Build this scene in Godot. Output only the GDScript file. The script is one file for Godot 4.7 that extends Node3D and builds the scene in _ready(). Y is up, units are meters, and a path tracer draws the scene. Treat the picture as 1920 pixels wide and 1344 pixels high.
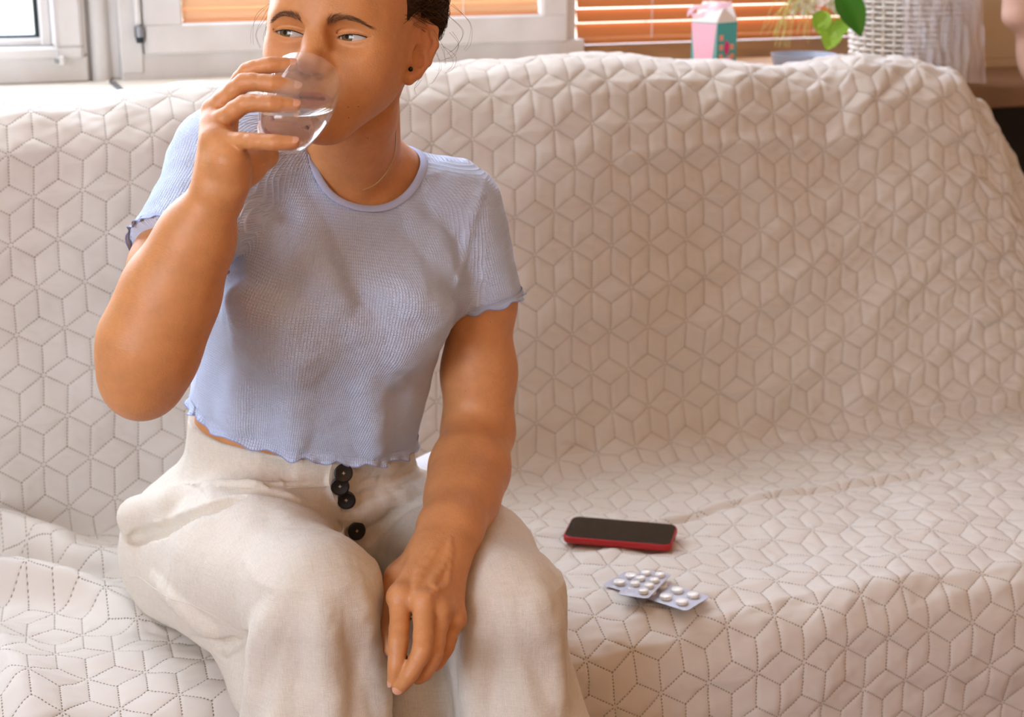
extends Node3D

const CAM := Vector3(-0.43, 1.289, 1.81)
const FOCAL := 3000.0
var fwd: Vector3
var rgt: Vector3
var upv: Vector3
var M := {}
var rng := RandomNumberGenerator.new()
var fine := FastNoiseLite.new()
var broad := FastNoiseLite.new()


func _ready():
	# ---------- camera, sky, lights, exposure ----------
	rng.seed = 71
	var yaw := deg_to_rad(20.0)
	var pit := deg_to_rad(16.0)
	fwd = Vector3(sin(yaw) * cos(pit), -sin(pit), -cos(yaw) * cos(pit))
	rgt = Vector3(cos(yaw), 0, sin(yaw))
	upv = rgt.cross(fwd)
	var cam := Camera3D.new()
	cam.name = "camera"
	cam.transform = Transform3D(Basis(rgt, upv, -fwd), CAM)
	cam.fov = rad_to_deg(2.0 * atan(672.0 / FOCAL))
	cam.near = 0.05
	cam.far = 60.0
	var lens := CameraAttributesPhysical.new()
	lens.frustum_focal_length = 53.57
	lens.frustum_focus_distance = 1.66
	lens.exposure_aperture = 6.3
	lens.frustum_near = 0.05
	lens.frustum_far = 60.0
	cam.attributes = lens
	add_child(cam)
	cam.current = true

	var sky := ProceduralSkyMaterial.new()
	sky.sky_top_color = Color(0.80, 0.88, 1.0)
	sky.sky_horizon_color = Color(0.97, 0.98, 1.0)
	sky.ground_bottom_color = Color(0.62, 0.60, 0.56)
	sky.ground_horizon_color = Color(0.90, 0.90, 0.90)
	sky.sky_energy_multiplier = 3.0
	sky.ground_energy_multiplier = 2.6
	var env := Environment.new()
	env.background_mode = Environment.BG_SKY
	env.sky = Sky.new()
	env.sky.sky_material = sky
	env.tonemap_mode = Environment.TONE_MAPPER_LINEAR
	env.tonemap_exposure = 0.95
	env.sdfgi_enabled = true
	env.ssao_enabled = true
	env.ssil_enabled = true
	var world := WorldEnvironment.new()
	world.name = "world"
	world.environment = env
	add_child(world)

	# daylight through the window band behind the sofa (above the frame), then two added fills: front left and warm overhead
	area("window_daylight", Vector3(-0.10, 1.95, -0.93), Vector3(0.15, 0.75, 0.0), Vector2(2.4, 0.9), Color(0.88, 0.94, 1.0), 4.0)
	area("side_fill_light", Vector3(-2.3, 1.60, 1.9), Vector3(0.0, 0.7, 0.1), Vector2(1.6, 1.25), Color(0.95, 0.97, 1.0), 1.35)  # soft front fill added at an unseen opening in the left wall
	area("warm_fill_light", Vector3(0.7, 2.6, 2.2), Vector3(0.0, 0.6, 0.0), Vector2(0.8, 0.8), Color(1.0, 0.68, 0.40), 1.0)  # added warm fill, no fixture hangs here

	fine.seed = 5
	fine.noise_type = FastNoiseLite.TYPE_SIMPLEX
	fine.fractal_type = FastNoiseLite.FRACTAL_FBM
	fine.fractal_octaves = 2
	fine.frequency = 1.0
	broad.seed = 11
	broad.noise_type = FastNoiseLite.TYPE_SIMPLEX
	broad.fractal_type = FastNoiseLite.FRACTAL_NONE
	broad.frequency = 1.0
	materials()
	room()
	windows()
	sofa()
	sill_things()
	seat_things()
	person()
	glass()


# ------------------------------------------------------------------ helpers
func at(px: float, py: float, d: float) -> Vector3:   # a point of the photograph at a distance d along the view axis
	return CAM + d * (fwd + rgt * ((px - 960.0) / FOCAL) + upv * ((672.0 - py) / FOCAL))


func area(called: String, pos: Vector3, target: Vector3, size: Vector2, col: Color, e: float):
	var l := AreaLight3D.new()
	l.name = called
	l.area_size = size
	l.light_color = col
	l.light_energy = e
	l.area_range = 12.0
	l.shadow_enabled = true
	add_child(l)
	l.look_at_from_position(pos, target, Vector3.UP)


func mat(called: String, col: Color, rough := 0.8) -> StandardMaterial3D:
	var m := StandardMaterial3D.new()
	m.resource_name = called
	m.albedo_color = col
	m.roughness = rough
	M[called] = m
	return m


func put(called: String, mesh: Mesh, m: Material, parent: Node = self) -> MeshInstance3D:
	var o := MeshInstance3D.new()
	o.name = called
	o.mesh = mesh
	if m:
		o.material_override = m
	parent.add_child(o, true)
	return o


func thing(called: String, label: String, category: String, pos := Vector3.ZERO) -> Node3D:
	var o := Node3D.new()
	o.name = called
	add_child(o, true)
	o.position = pos
	tag(o, label, category)
	return o


func tag(o: Node, label: String, category := "", group := "", kind := ""):
	if label:
		o.set_meta("label", label)
	if category:
		o.set_meta("category", category)
	if group:
		o.set_meta("group", group)
	if kind:
		o.set_meta("kind", kind)


func struct(o: Node, label := "", category := ""):
	tag(o, label, category, "", "structure")
	return o


# a box with chamfered edges, as an ArrayMesh round its own centre
func bevel_box(size: Vector3, b := 0.003) -> ArrayMesh:
	var st := SurfaceTool.new()
	st.begin(Mesh.PRIMITIVE_TRIANGLES)
	add_bevel_box(st, Transform3D(), size, b)
	return st.commit()


func add_bevel_box(st: SurfaceTool, t: Transform3D, size: Vector3, b := 0.003):
	var h := size * 0.5
	b = minf(b, minf(h.x, minf(h.y, h.z)) * 0.9)
	# 24 vertices: for each corner, three points pulled in along two axes
	for axis in 3:
		for s in [-1.0, 1.0]:
			var n := Vector3.ZERO
			n[axis] = s
			var a1 := (axis + 1) % 3
			var a2 := (axis + 2) % 3
			var q := []
			for c in [[-1, -1], [1, -1], [1, 1], [-1, 1]]:
				var v := Vector3.ZERO
				v[axis] = s * h[axis]
				v[a1] = c[0] * (h[a1] - b)
				v[a2] = c[1] * (h[a2] - b)
				q.append(v)
			face(st, t, q, n)
	for axis in 3:
		var a1 := (axis + 1) % 3
		var a2 := (axis + 2) % 3
		for s1 in [-1.0, 1.0]:
			for s2 in [-1.0, 1.0]:
				var q := []
				for e in [[-1, 0], [1, 0], [1, 1], [-1, 1]]:
					var v := Vector3.ZERO
					v[axis] = e[0] * (h[axis] - b)
					v[a1] = s1 * (h[a1] - (b if e[1] else 0.0))
					v[a2] = s2 * (h[a2] - (0.0 if e[1] else b))
					q.append(v)
				var n := Vector3.ZERO
				n[a1] = s1
				n[a2] = s2
				face(st, t, q, n.normalized())
	for sx in [-1.0, 1.0]:
		for sy in [-1.0, 1.0]:
			for sz in [-1.0, 1.0]:
				var s := Vector3(sx, sy, sz)
				face(st, t, [s * Vector3(h.x, h.y - b, h.z - b), s * Vector3(h.x - b, h.y, h.z - b), s * Vector3(h.x - b, h.y - b, h.z)], s.normalized())


func face(st: SurfaceTool, t: Transform3D, q: Array, n: Vector3):
	var nn: Vector3 = (q[1] - q[0]).cross(q[2] - q[0])
	if nn.dot(n) > 0:      # front faces run clockwise
		q = q.duplicate()
		q.reverse()
	var wn := (t.basis * n).normalized()
	for k in range(1, q.size() - 1):
		for v in [q[0], q[k], q[k + 1]]:
			st.set_normal(wn)
			st.set_uv(Vector2(v.x + v.z, v.y))
			st.add_vertex(t * v)


func begin() -> SurfaceTool:
	var st := SurfaceTool.new()
	st.begin(Mesh.PRIMITIVE_TRIANGLES)
	return st


# box by its two corners
func slab(called: String, lo: Vector3, hi: Vector3, m: Material, parent: Node = self, b := 0.003) -> MeshInstance3D:
	var o := put(called, bevel_box(hi - lo, b), m, parent)
	o.position = (lo + hi) * 0.5
	return o


# a grid of points rows x cols to an indexed mesh with smooth normals
func grid_mesh(pts: PackedVector3Array, cols: int, rows: int, uvs := PackedVector2Array(), flip := false, closed := false, colors := PackedColorArray()) -> ArrayMesh:
	var idx := PackedInt32Array()
	var nrm := PackedVector3Array()
	nrm.resize(pts.size())
	for j in rows - 1:
		for i in cols if closed else cols - 1:
			var i2 := (i + 1) % cols
			var a := j * cols + i
			var b := j * cols + i2
			var c := (j + 1) * cols + i2
			var d := (j + 1) * cols + i
			var tri := [a, b, c, a, c, d] if flip else [a, c, b, a, d, c]
			for k in tri:
				idx.append(k)
			var n := (pts[c] - pts[a]).cross(pts[d] - pts[b])
			if not flip:
				n = -n
			n = -n
			nrm[a] += n
			nrm[b] += n
			nrm[c] += n
			nrm[d] += n
	for i in nrm.size():
		nrm[i] = nrm[i].normalized() if nrm[i].length_squared() > 1e-20 else Vector3.UP
	var arr := []
	arr.resize(Mesh.ARRAY_MAX)
	arr[Mesh.ARRAY_VERTEX] = pts
	arr[Mesh.ARRAY_NORMAL] = nrm
	arr[Mesh.ARRAY_INDEX] = idx
	if uvs.size():
		arr[Mesh.ARRAY_TEX_UV] = uvs
	if colors.size():
		arr[Mesh.ARRAY_COLOR] = colors
	var me := ArrayMesh.new()
	me.add_surface_from_arrays(Mesh.PRIMITIVE_TRIANGLES, arr)
	return me


# lathe: profile of (radius, height) turned about y
func lathe(prof: Array, n := 48) -> ArrayMesh:
	var pts := PackedVector3Array()
	for p in prof:
		for i in n:
			var a := TAU * i / n
			pts.append(Vector3(p.x * cos(a), p.y, p.x * sin(a)))
	return grid_mesh(pts, n, prof.size(), PackedVector2Array(), false, true)


# tube along points with radii, appended to a SurfaceTool
func tube(st: SurfaceTool, pts: Array, r0: float, r1: float, sides := 6, cap := true, col := Color.WHITE, tapered := false):
	var n := pts.size()
	var ref := Vector3(0.31, 0.87, 0.39)
	var rings := []
	for i in n:
		var t: Vector3 = (pts[mini(i + 1, n - 1)] - pts[maxi(i - 1, 0)]).normalized()
		var u := t.cross(ref)
		if u.length() < 0.1:
			u = t.cross(Vector3.RIGHT)
		u = u.normalized()
		ref = u.cross(t)
		var w := t.cross(u)
		var r := lerpf(r0, r1, float(i) / maxf(1, n - 1))
		if tapered:
			r *= 0.15 + 0.85 * sin(PI * float(i) / maxf(1, n - 1))
		var ring := []
		for k in sides:
			var a := TAU * k / sides
			ring.append([pts[i] + (u * cos(a) + w * sin(a)) * r, u * cos(a) + w * sin(a)])
		rings.append(ring)
	st.set_color(col)
	for i in n - 1:
		for k in sides:
			var k2 := (k + 1) % sides
			for v in [rings[i][k], rings[i + 1][k2], rings[i][k2], rings[i][k], rings[i + 1][k], rings[i + 1][k2]]:
				st.set_normal(v[1])
				st.add_vertex(v[0])
	if cap:
		for e in [0, n - 1]:
			var t: Vector3 = (pts[1] - pts[0]).normalized() * -1.0 if e == 0 else (pts[n - 1] - pts[n - 2]).normalized()
			for k in range(1, sides - 1):
				var tri := [rings[e][0][0], rings[e][k][0], rings[e][k + 1][0]]
				if e != 0:
					tri.reverse()
				for v in tri:
					st.set_normal(t)
					st.add_vertex(v)


func spline(p: Array, per := 6) -> Array:   # Catmull-Rom through the points
	var out := []
	for i in p.size() - 1:
		var a = p[maxi(i - 1, 0)]
		var b = p[i]
		var c = p[i + 1]
		var d = p[mini(i + 2, p.size() - 1)]
		for k in per:
			var t := float(k) / per
			out.append(0.5 * (2.0 * b + (c - a) * t + (2.0 * a - 5.0 * b + 4.0 * c - d) * t * t + (3.0 * b - a - 3.0 * c + d) * t * t * t))
	out.append(p[p.size() - 1])
	return out


func table(t: Array, x: float) -> float:   # piecewise smooth look-up of [[x, y], ...]
	if x <= t[0][0]:
		return t[0][1]
	for i in t.size() - 1:
		if x <= t[i + 1][0]:
			var f: float = (x - t[i][0]) / (t[i + 1][0] - t[i][0])
			f = f * f * (3.0 - 2.0 * f)
			return lerpf(t[i][1], t[i + 1][1], f)
	return t[t.size() - 1][1]


# ------------------------------------------------------------------ materials
func noise_tex(size: int, freq: float, octaves: int, seed_: int, ramp: Array, normal := 0.0) -> NoiseTexture2D:
	var n := FastNoiseLite.new()
	n.seed = seed_
	n.noise_type = FastNoiseLite.TYPE_SIMPLEX_SMOOTH
	n.frequency = freq
	n.fractal_octaves = octaves
	var t := NoiseTexture2D.new()
	t.width = size
	t.height = size
	t.seamless = true
	t.noise = n
	if ramp.size():
		var g := Gradient.new()
		g.offsets = PackedFloat32Array([0.0, 1.0])
		g.colors = PackedColorArray(ramp)
		t.color_ramp = g
	if normal > 0.0:
		t.as_normal_map = true
		t.bump_strength = normal
	return t


func stitch_distance(x: float, y: float) -> Array:   # rhombus quilting: [distance to the nearest seam, position along it]
	var w := 0.0325
	var h := 0.0215
	var best := 1e3
	var along := 0.0
	var ci := int(floor(x / w))
	for i in [ci, ci + 1]:
		var j0 := int(round(y / h))
		for jj in range(j0 - 3, j0 + 4):
			if posmod(jj, 3) != 0 or posmod(jj + i, 2) != 0:
				continue
			var p := Vector2(i * w, jj * h)
			for e in [Vector2(0, 2 * h), Vector2(0, -2 * h), Vector2(w, h), Vector2(-w, h), Vector2(w, -h), Vector2(-w, -h)]:
				var q := Vector2(x, y) - p
				var l: float = e.length()
				var t := clampf(q.dot(e) / (l * l), 0.0, 1.0)
				var d: float = (q - e * t).length()
				if d < best:
					best = d
					along = t * l
	return [best, along]


func materials():
	mat("wall_paint", Color(0.85, 0.755, 0.63), 0.9)
	mat("ceiling_paint", Color(0.9, 0.88, 0.85), 0.9)
	var fl := mat("floor_wood", Color(0.60, 0.36, 0.19), 0.5)
	fl.albedo_texture = noise_tex(256, 0.01, 3, 3, [Color(0.75, 0.7, 0.65), Color(1, 1, 1)])
	fl.uv1_triplanar = true
	fl.uv1_scale = Vector3(0.6, 3, 3)
	var wf := mat("window_white", Color(0.86, 0.85, 0.85), 0.45)
	wf.albedo_texture = noise_tex(256, 0.012, 4, 8, [Color(0.93, 0.92, 0.90), Color(1, 1, 1)])
	wf.uv1_triplanar = true
	wf.uv1_scale = Vector3(2, 2, 2)
	mat("gasket", Color(0.06, 0.13, 0.14), 0.5)
	mat("metal", Color(0.55, 0.56, 0.58), 0.35).metallic = 0.9
	var pane := mat("pane", Color(0.95, 1.0, 0.99, 0.06), 0.0)
	pane.transparency = BaseMaterial3D.TRANSPARENCY_ALPHA
	var bl := mat("blind_slat", Color(0.93, 0.74, 0.57), 0.6)
	bl.backlight_enabled = true
	bl.backlight = Color(0.30, 0.24, 0.18)
	var br := mat("blind_slat_deep", Color(0.80, 0.50, 0.28), 0.6)
	br.backlight_enabled = true
	br.backlight = Color(0.20, 0.13, 0.07)
	mat("blind_rail", Color(0.78, 0.50, 0.28), 0.6)
	mat("cord", Color(0.85, 0.84, 0.86), 0.8)
	var sw := mat("sill_wood", Color(0.80, 0.64, 0.47), 0.45)
	sw.albedo_texture = noise_tex(256, 0.008, 4, 21, [Color(0.72, 0.68, 0.62), Color(1, 1, 1)])
	sw.uv1_triplanar = true
	sw.uv1_scale = Vector3(1.2, 6, 6)
	mat("sill_white", Color(0.87, 0.83, 0.77), 0.5)
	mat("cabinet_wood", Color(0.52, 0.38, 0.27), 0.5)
	mat("cabinet_recess_shade", Color(0.16, 0.12, 0.09), 0.7)  # shade of the recess put into the colour of sides and back

	# quilt: stitches darkened with painted pit shade and the pull of each stitch, one repeat of the rhombus pattern
	var tw := 260
	var th := 516
	var col := Image.create(tw, th, false, Image.FORMAT_RGB8)
	var hgt := Image.create(tw, th, false, Image.FORMAT_RF)
	var base := Color(1.0, 1.0, 1.0)
	var thread := Color(0.66, 0.58, 0.51)  # shade of the stitch pits painted into the thread colour
	for j in th:
		for i in tw:
			var x := (i + 0.5) / tw * 0.065
			var y := (j + 0.5) / th * 0.129
			var sd := stitch_distance(x, y)
			var d: float = sd[0]
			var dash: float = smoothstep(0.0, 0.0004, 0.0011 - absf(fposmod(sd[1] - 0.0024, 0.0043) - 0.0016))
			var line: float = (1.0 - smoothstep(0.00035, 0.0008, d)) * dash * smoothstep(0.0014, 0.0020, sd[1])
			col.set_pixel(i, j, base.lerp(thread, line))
			var hh := 1.0 - 0.60 * exp(-d / 0.0020) - 0.60 * line
			hgt.set_pixel(i, j, Color(hh, hh, hh))
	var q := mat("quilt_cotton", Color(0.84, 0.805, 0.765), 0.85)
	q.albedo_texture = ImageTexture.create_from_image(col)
	q.heightmap_enabled = true
	q.heightmap_texture = ImageTexture.create_from_image(hgt)
	q.heightmap_scale = 0.15
	q.rim_enabled = true
	q.rim = 0.25
	q.uv1_scale = Vector3(1.0 / 0.065, 1.0 / 0.129, 1)

	var sk := mat("skin", Color(1, 1, 1), 0.5)
	sk.vertex_color_use_as_albedo = true
	sk.subsurf_scatter_enabled = true
	sk.subsurf_scatter_strength = 0.12
	sk.heightmap_enabled = true
	sk.heightmap_texture = noise_tex(256, 0.06, 3, 31, [])
	sk.heightmap_scale = 0.025
	sk.uv1_triplanar = true
	sk.uv1_scale = Vector3(22, 22, 22)
	mat("nail", Color(0.87, 0.64, 0.53), 0.35)
	var hr := mat("hair", Color(1, 1, 1), 0.6)
	hr.metallic_specular = 0.18
	hr.vertex_color_use_as_albedo = true
	mat("lash", Color(0.09, 0.05, 0.035), 0.6)
	mat("brow", Color(0.41, 0.27, 0.18), 0.6)
	mat("mole", Color(0.45, 0.24, 0.13), 0.6)
	mat("gold", Color(0.85, 0.75, 0.58), 0.3).metallic = 0.9
	mat("black_stud", Color(0.02, 0.02, 0.02), 0.15)
	mat("button", Color(0.085, 0.06, 0.05), 0.35)
	mat("button_thread", Color(0.80, 0.68, 0.55), 0.9)
	var gl := mat("tumbler_glass", Color(0.97, 1.0, 1.0, 0.05), 0.0)
	gl.transparency = BaseMaterial3D.TRANSPARENCY_ALPHA
	var wt := mat("water", Color(1, 1, 1, 0.0), 0.0)
	wt.refraction_enabled = true
	wt.refraction_scale = 0.033
	mat("phone_case", Color(0.68, 0.08, 0.09), 0.45)
	mat("phone_screen", Color(0.02, 0.018, 0.018), 0.12)
	mat("phone_hole", Color(0.05, 0.02, 0.02), 0.6)
	mat("foil", Color(0.80, 0.81, 0.86), 0.35).metallic = 0.55
	mat("tablet", Color(0.95, 0.94, 0.92), 0.6)
	var bp := mat("blister_plastic", Color(1, 1, 1, 0.06), 0.03)
	bp.transparency = BaseMaterial3D.TRANSPARENCY_ALPHA
	mat("carton_teal", Color(0.28, 0.66, 0.66), 0.5)
	mat("carton_pink", Color(0.95, 0.72, 0.80), 0.5)
	mat("carton_white", Color(0.95, 0.92, 0.90), 0.6)
	mat("carton_magenta", Color(0.90, 0.18, 0.50), 0.5)
	mat("carton_coral", Color(0.95, 0.62, 0.52), 0.5)
	var rb := mat("ribbon", Color(0.96, 0.80, 0.86, 0.75), 0.4)
	rb.transparency = BaseMaterial3D.TRANSPARENCY_ALPHA
	var lf := mat("leaf", Color(0.16, 0.42, 0.06), 0.4)
	lf.backlight_enabled = true
	lf.backlight = Color(0.10, 0.25, 0.03)
	var ll := mat("leaf_light", Color(0.58, 0.72, 0.24), 0.5)
	ll.backlight_enabled = true
	ll.backlight = Color(0.30, 0.40, 0.10)
	var gr := mat("grass", Color(0.80, 0.78, 0.45), 0.6)
	gr.backlight_enabled = true
	gr.backlight = Color(0.3, 0.3, 0.15)
	var pe := mat("petal", Color(0.96, 0.90, 0.86), 0.7)
	pe.backlight_enabled = true
	pe.backlight = Color(0.3, 0.27, 0.25)
	mat("wicker", Color(0.90, 0.88, 0.85), 0.7)
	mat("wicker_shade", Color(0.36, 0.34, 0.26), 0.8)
	var fi := mat("film", Color(0.93, 0.91, 0.95, 0.34), 0.32)
	fi.transparency = BaseMaterial3D.TRANSPARENCY_ALPHA
	mat("pouch", Color(0.80, 0.64, 0.56), 0.7)
	mat("grey_ware", Color(0.60, 0.62, 0.68), 0.35)
	mat("white_cloth", Color(0.92, 0.92, 0.95), 0.8)
	var ey := mat("eye", Color(1, 1, 1), 0.08)
	ey.vertex_color_use_as_albedo = true
	# waffle knit
	var wn := 32
	var wh := Image.create(wn, wn, false, Image.FORMAT_RF)
	for j in wn:
		for i in wn:
			var x := absf(fposmod((i + 0.5) / wn, 1.0) - 0.5) * 2.0
			var y := absf(fposmod((j + 0.5) / wn, 1.0) - 0.5) * 2.0
			var hh := maxf(smoothstep(0.35, 0.95, x), 0.75 * smoothstep(0.35, 0.95, y))
			wh.set_pixel(i, j, Color(hh, hh, hh))
	var wa := mat("waffle", Color(0.81, 0.86, 0.97), 0.9)
	wa.heightmap_enabled = true
	wa.heightmap_texture = ImageTexture.create_from_image(wh)
	wa.heightmap_scale = 0.12
	wa.uv1_scale = Vector3(1.0 / 0.0032, 1.0 / 0.0030, 1)
	wa.rim_enabled = true
	wa.rim = 0.3
	mat("rib", Color(0.72, 0.76, 0.89), 0.9)
	mat("thread_blue", Color(0.60, 0.65, 0.84), 0.9)
	# linen
	var ln := mat("linen", Color(0.93, 0.895, 0.84), 0.9)
	var ws := 384
	var wc := Image.create(ws, ws, false, Image.FORMAT_RGB8)
	var wz := Image.create(ws, ws, false, Image.FORMAT_RF)
	var slub := FastNoiseLite.new()
	slub.seed = 17
	slub.frequency = 1.0
	slub.fractal_octaves = 2
	for j in ws:
		for i in ws:
			# two thread systems, each thread with its own thickness along its length
			var ca := TAU * i / ws
			var cb := TAU * j / ws
			var sx := slub.get_noise_3d(cos(ca) * 30.0, sin(ca) * 30.0, 3.0 + 1.2 * cos(cb))
			var sy := slub.get_noise_3d(cos(cb) * 30.0, sin(cb) * 30.0, 9.0 + 1.2 * cos(ca))
			var wv := sin(i * TAU * 64.0 / ws) * 0.5 + sin(j * TAU * 64.0 / ws) * 0.5
			var over := 0.5 + 0.30 * sx + 0.30 * sy + 0.14 * wv
			wz.set_pixel(i, j, Color(over, over, over))
			var t := 0.94 + 0.07 * sx + 0.07 * sy
			wc.set_pixel(i, j, Color(t, t * 0.992, t * 0.98))
	ln.albedo_texture = ImageTexture.create_from_image(wc)
	ln.heightmap_enabled = true
	ln.heightmap_texture = ImageTexture.create_from_image(wz)
	ln.heightmap_scale = 0.045
	ln.uv1_triplanar = true
	ln.uv1_triplanar_sharpness = 4.0
	ln.uv1_scale = Vector3(18, 18, 18)
	ln.rim_enabled = true
	ln.rim = 0.3


# ------------------------------------------------------------------ the room
func room():
	var o := slab("floor", Vector3(-2.5, -0.1, -1.3), Vector3(2.4, 0.0, 3.2), M.floor_wood)
	struct(o)
	struct(slab("ceiling", Vector3(-2.5, 2.75, -1.3), Vector3(2.4, 2.85, 3.2), M.ceiling_paint))
	struct(slab("wall_right", Vector3(2.3, 0, -1.3), Vector3(2.4, 2.75, 3.2), M.wall_paint))
	struct(slab("wall_front", Vector3(-2.5, 0, 3.1), Vector3(2.3, 2.75, 3.2), M.wall_paint))
	var wl := Node3D.new()
	wl.name = "wall_left"
	add_child(wl)
	struct(wl)
	slab("panel", Vector3(-2.5, 0, -1.3), Vector3(-2.4, 0.85, 3.1), M.wall_paint, wl)
	slab("panel", Vector3(-2.5, 2.15, -1.3), Vector3(-2.4, 2.75, 3.1), M.wall_paint, wl)
	slab("panel", Vector3(-2.5, 0.85, -1.3), Vector3(-2.4, 2.15, 1.3), M.wall_paint, wl)
	slab("panel", Vector3(-2.5, 0.85, 2.9), Vector3(-2.4, 2.15, 3.1), M.wall_paint, wl)
	var wb := Node3D.new()
	wb.name = "wall_back"
	add_child(wb)
	struct(wb)
	slab("panel", Vector3(-2.4, 0, -1.2), Vector3(2.3, 0.96, -1.1), M.wall_paint, wb)
	slab("panel", Vector3(-2.4, 2.42, -1.2), Vector3(2.3, 2.75, -1.1), M.wall_paint, wb)
	slab("panel", Vector3(-2.4, 0.96, -1.2), Vector3(-1.1, 2.42, -1.1), M.wall_paint, wb)
	slab("panel", Vector3(1.5, 0.96, -1.2), Vector3(2.3, 2.42, -1.1), M.wall_paint, wb)
	# window sill: pale board on the left, wood board on the right
	var s := Node3D.new()
	s.name = "trim_1"
	add_child(s)
	struct(s, "deep window sill behind the sofa, pale on the left and bare wood on the right")
	slab("sill_board", Vector3(-1.2, 0.955, -1.12), Vector3(-0.133, 0.99, -0.70), M.sill_white, s)
	slab("sill_board", Vector3(-0.127, 0.955, -1.12), Vector3(0.70, 0.99, -0.70), M.sill_white, s)
	slab("sill_board", Vector3(0.703, 0.955, -1.12), Vector3(1.25, 0.99, -0.70), M.sill_wood, s)
	slab("joint_strip", Vector3(-0.136, 0.985, -1.0), Vector3(-0.124, 0.9925, -0.70), M.metal, s, 0.001)


func windows():
	# left window: sash with a bright pane, dark gasket, hanging cord
	var w1 := Node3D.new()
	w1.name = "window_1"
	add_child(w1)
	struct(w1, "white window at the far left with a clear bright pane and dark gasket")
	slab("frame", Vector3(-1.1, 0.99, -1.10), Vector3(-0.165, 1.035, -1.03), M.window_white, w1)
	slab("frame", Vector3(-0.19, 1.035, -1.10), Vector3(-0.165, 2.42, -1.03), M.window_white, w1)
	slab("sash", Vector3(-1.1, 1.030, -1.085), Vector3(-0.172, 1.052, -1.015), M.window_white, w1, 0.005)
	slab("sash", Vector3(-1.1, 1.050, -1.085), Vector3(-0.172, 1.066, -1.035), M.window_white, w1, 0.005)
	slab("sash", Vector3(-0.222, 1.05, -1.085), Vector3(-0.172, 2.42, -1.015), M.window_white, w1, 0.005)
	slab("sash", Vector3(-0.240, 1.05, -1.085), Vector3(-0.220, 2.42, -1.03), M.window_white, w1, 0.004)
	slab("gasket", Vector3(-1.1, 1.064, -1.07), Vector3(-0.238, 1.070, -1.04), M.gasket, w1, 0.001)
	slab("gasket", Vector3(-0.247, 1.068, -1.07), Vector3(-0.238, 2.42, -1.04), M.gasket, w1, 0.001)
	slab("pane", Vector3(-1.1, 1.068, -1.062), Vector3(-0.245, 2.42, -1.058), M.pane, w1, 0.0005)
	var cord := thing("blind_cord", "thin white cord with a small clip hanging beside the bright left pane", "cord", Vector3(-0.217, 1.028, -1.008))
	var st := begin()
	tube(st, [Vector3(0, 0, 0), Vector3(0, 0.25, 0), Vector3(-0.002, 0.7, 0)], 0.0012, 0.0012, 6)
	put("cord", st.commit(), M.cord, cord)
	slab("clip", Vector3(0.002, -0.006, -0.006), Vector3(0.012, 0.009, 0.004), M.window_white, cord, 0.002)
	st = begin()
	tube(st, [Vector3(0, -0.003, 0), Vector3(0, 0.004, 0)], 0.004, 0.004, 10)
	put("stop", st.commit(), M.metal, cord)
	# post between the windows
	var post := Node3D.new()
	post.name = "trim_2"
	add_child(post)
	struct(post, "white post between the left and the middle window")
	slab("post", Vector3(-0.165, 0.99, -1.10), Vector3(-0.10, 2.42, -1.05), M.window_white, post)
	var h := CylinderMesh.new()
	h.top_radius = 0.016
	h.bottom_radius = 0.016
	h.height = 1.42
	h.radial_segments = 24
	var ho := put("half_round", h, M.window_white, post)
	ho.position = Vector3(-0.143, 1.70, -1.048)
	# middle window
	var w2 := Node3D.new()
	w2.name = "window_2"
	add_child(w2)
	struct(w2, "white middle window behind the woman with a closed peach blind")
	slab("frame", Vector3(-0.11, 0.985, -1.10), Vector3(0.75, 1.036, -1.03), M.window_white, w2)
	slab("frame", Vector3(-0.11, 1.0, -1.10), Vector3(-0.072, 2.42, -1.025), M.window_white, w2)
	slab("frame", Vector3(0.711, 1.0, -1.10), Vector3(0.736, 2.42, -1.04), M.window_white, w2)
	slab("sash", Vector3(-0.070, 1.033, -1.09), Vector3(0.709, 1.085, -1.012), M.window_white, w2, 0.004)
	slab("sash", Vector3(-0.070, 1.08, -1.09), Vector3(-0.004, 2.42, -1.012), M.window_white, w2, 0.004)
	slab("sash", Vector3(0.657, 1.08, -1.09), Vector3(0.709, 2.42, -1.012), M.window_white, w2, 0.004)
	slab("pane", Vector3(-0.005, 1.08, -1.072), Vector3(0.658, 2.42, -1.068), M.pane, w2, 0.0005)
	st = begin()
	tube(st, [Vector3(-0.079, 1.085, -1.015), Vector3(-0.079, 1.75, -1.015)], 0.006, 0.006, 12)
	put("hinge_cover", st.commit(), M.window_white, w2)
	var hg := Node3D.new()
	hg.name = "hinge"
	w2.add_child(hg)
	hg.position = Vector3(-0.078, 1.062, -1.010)
	st = begin()
	tube(st, [Vector3(0, 0.002, 0), Vector3(0, 0.020, 0)], 0.0085, 0.0085, 14)
	put("barrel", st.commit(), M.metal, hg)
	st = begin()
	tube(st, [Vector3(0, -0.008, 0), Vector3(0, 0.003, 0)], 0.006, 0.0075, 14)
	put("pin", st.commit(), M.gasket, hg)
	# right window
	var w3 := Node3D.new()
	w3.name = "window_3"
	add_child(w3)
	struct(w3, "right window covered by an orange slatted blind")
	slab("frame", Vector3(0.736, 0.985, -1.10), Vector3(1.5, 1.022, -1.045), M.sill_wood, w3)
	slab("frame", Vector3(1.40, 1.0, -1.10), Vector3(1.5, 2.42, -1.045), M.window_white, w3)
	slab("pane", Vector3(0.736, 1.02, -1.088), Vector3(1.41, 2.42, -1.084), M.pane, w3, 0.0005)
	# blinds
	blind("window_blind", "pale peach slatted blind closed over the middle window behind her head", -0.002, 0.655, 1.076, 2.40, -1.030, M.blind_slat, 0.021, 74.0)
	blind("window_blind", "deep orange slatted blind with bright slits above the carton", 0.742, 1.40, 1.024, 2.40, -1.055, M.blind_slat_deep, 0.0270, 66.0)


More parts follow.
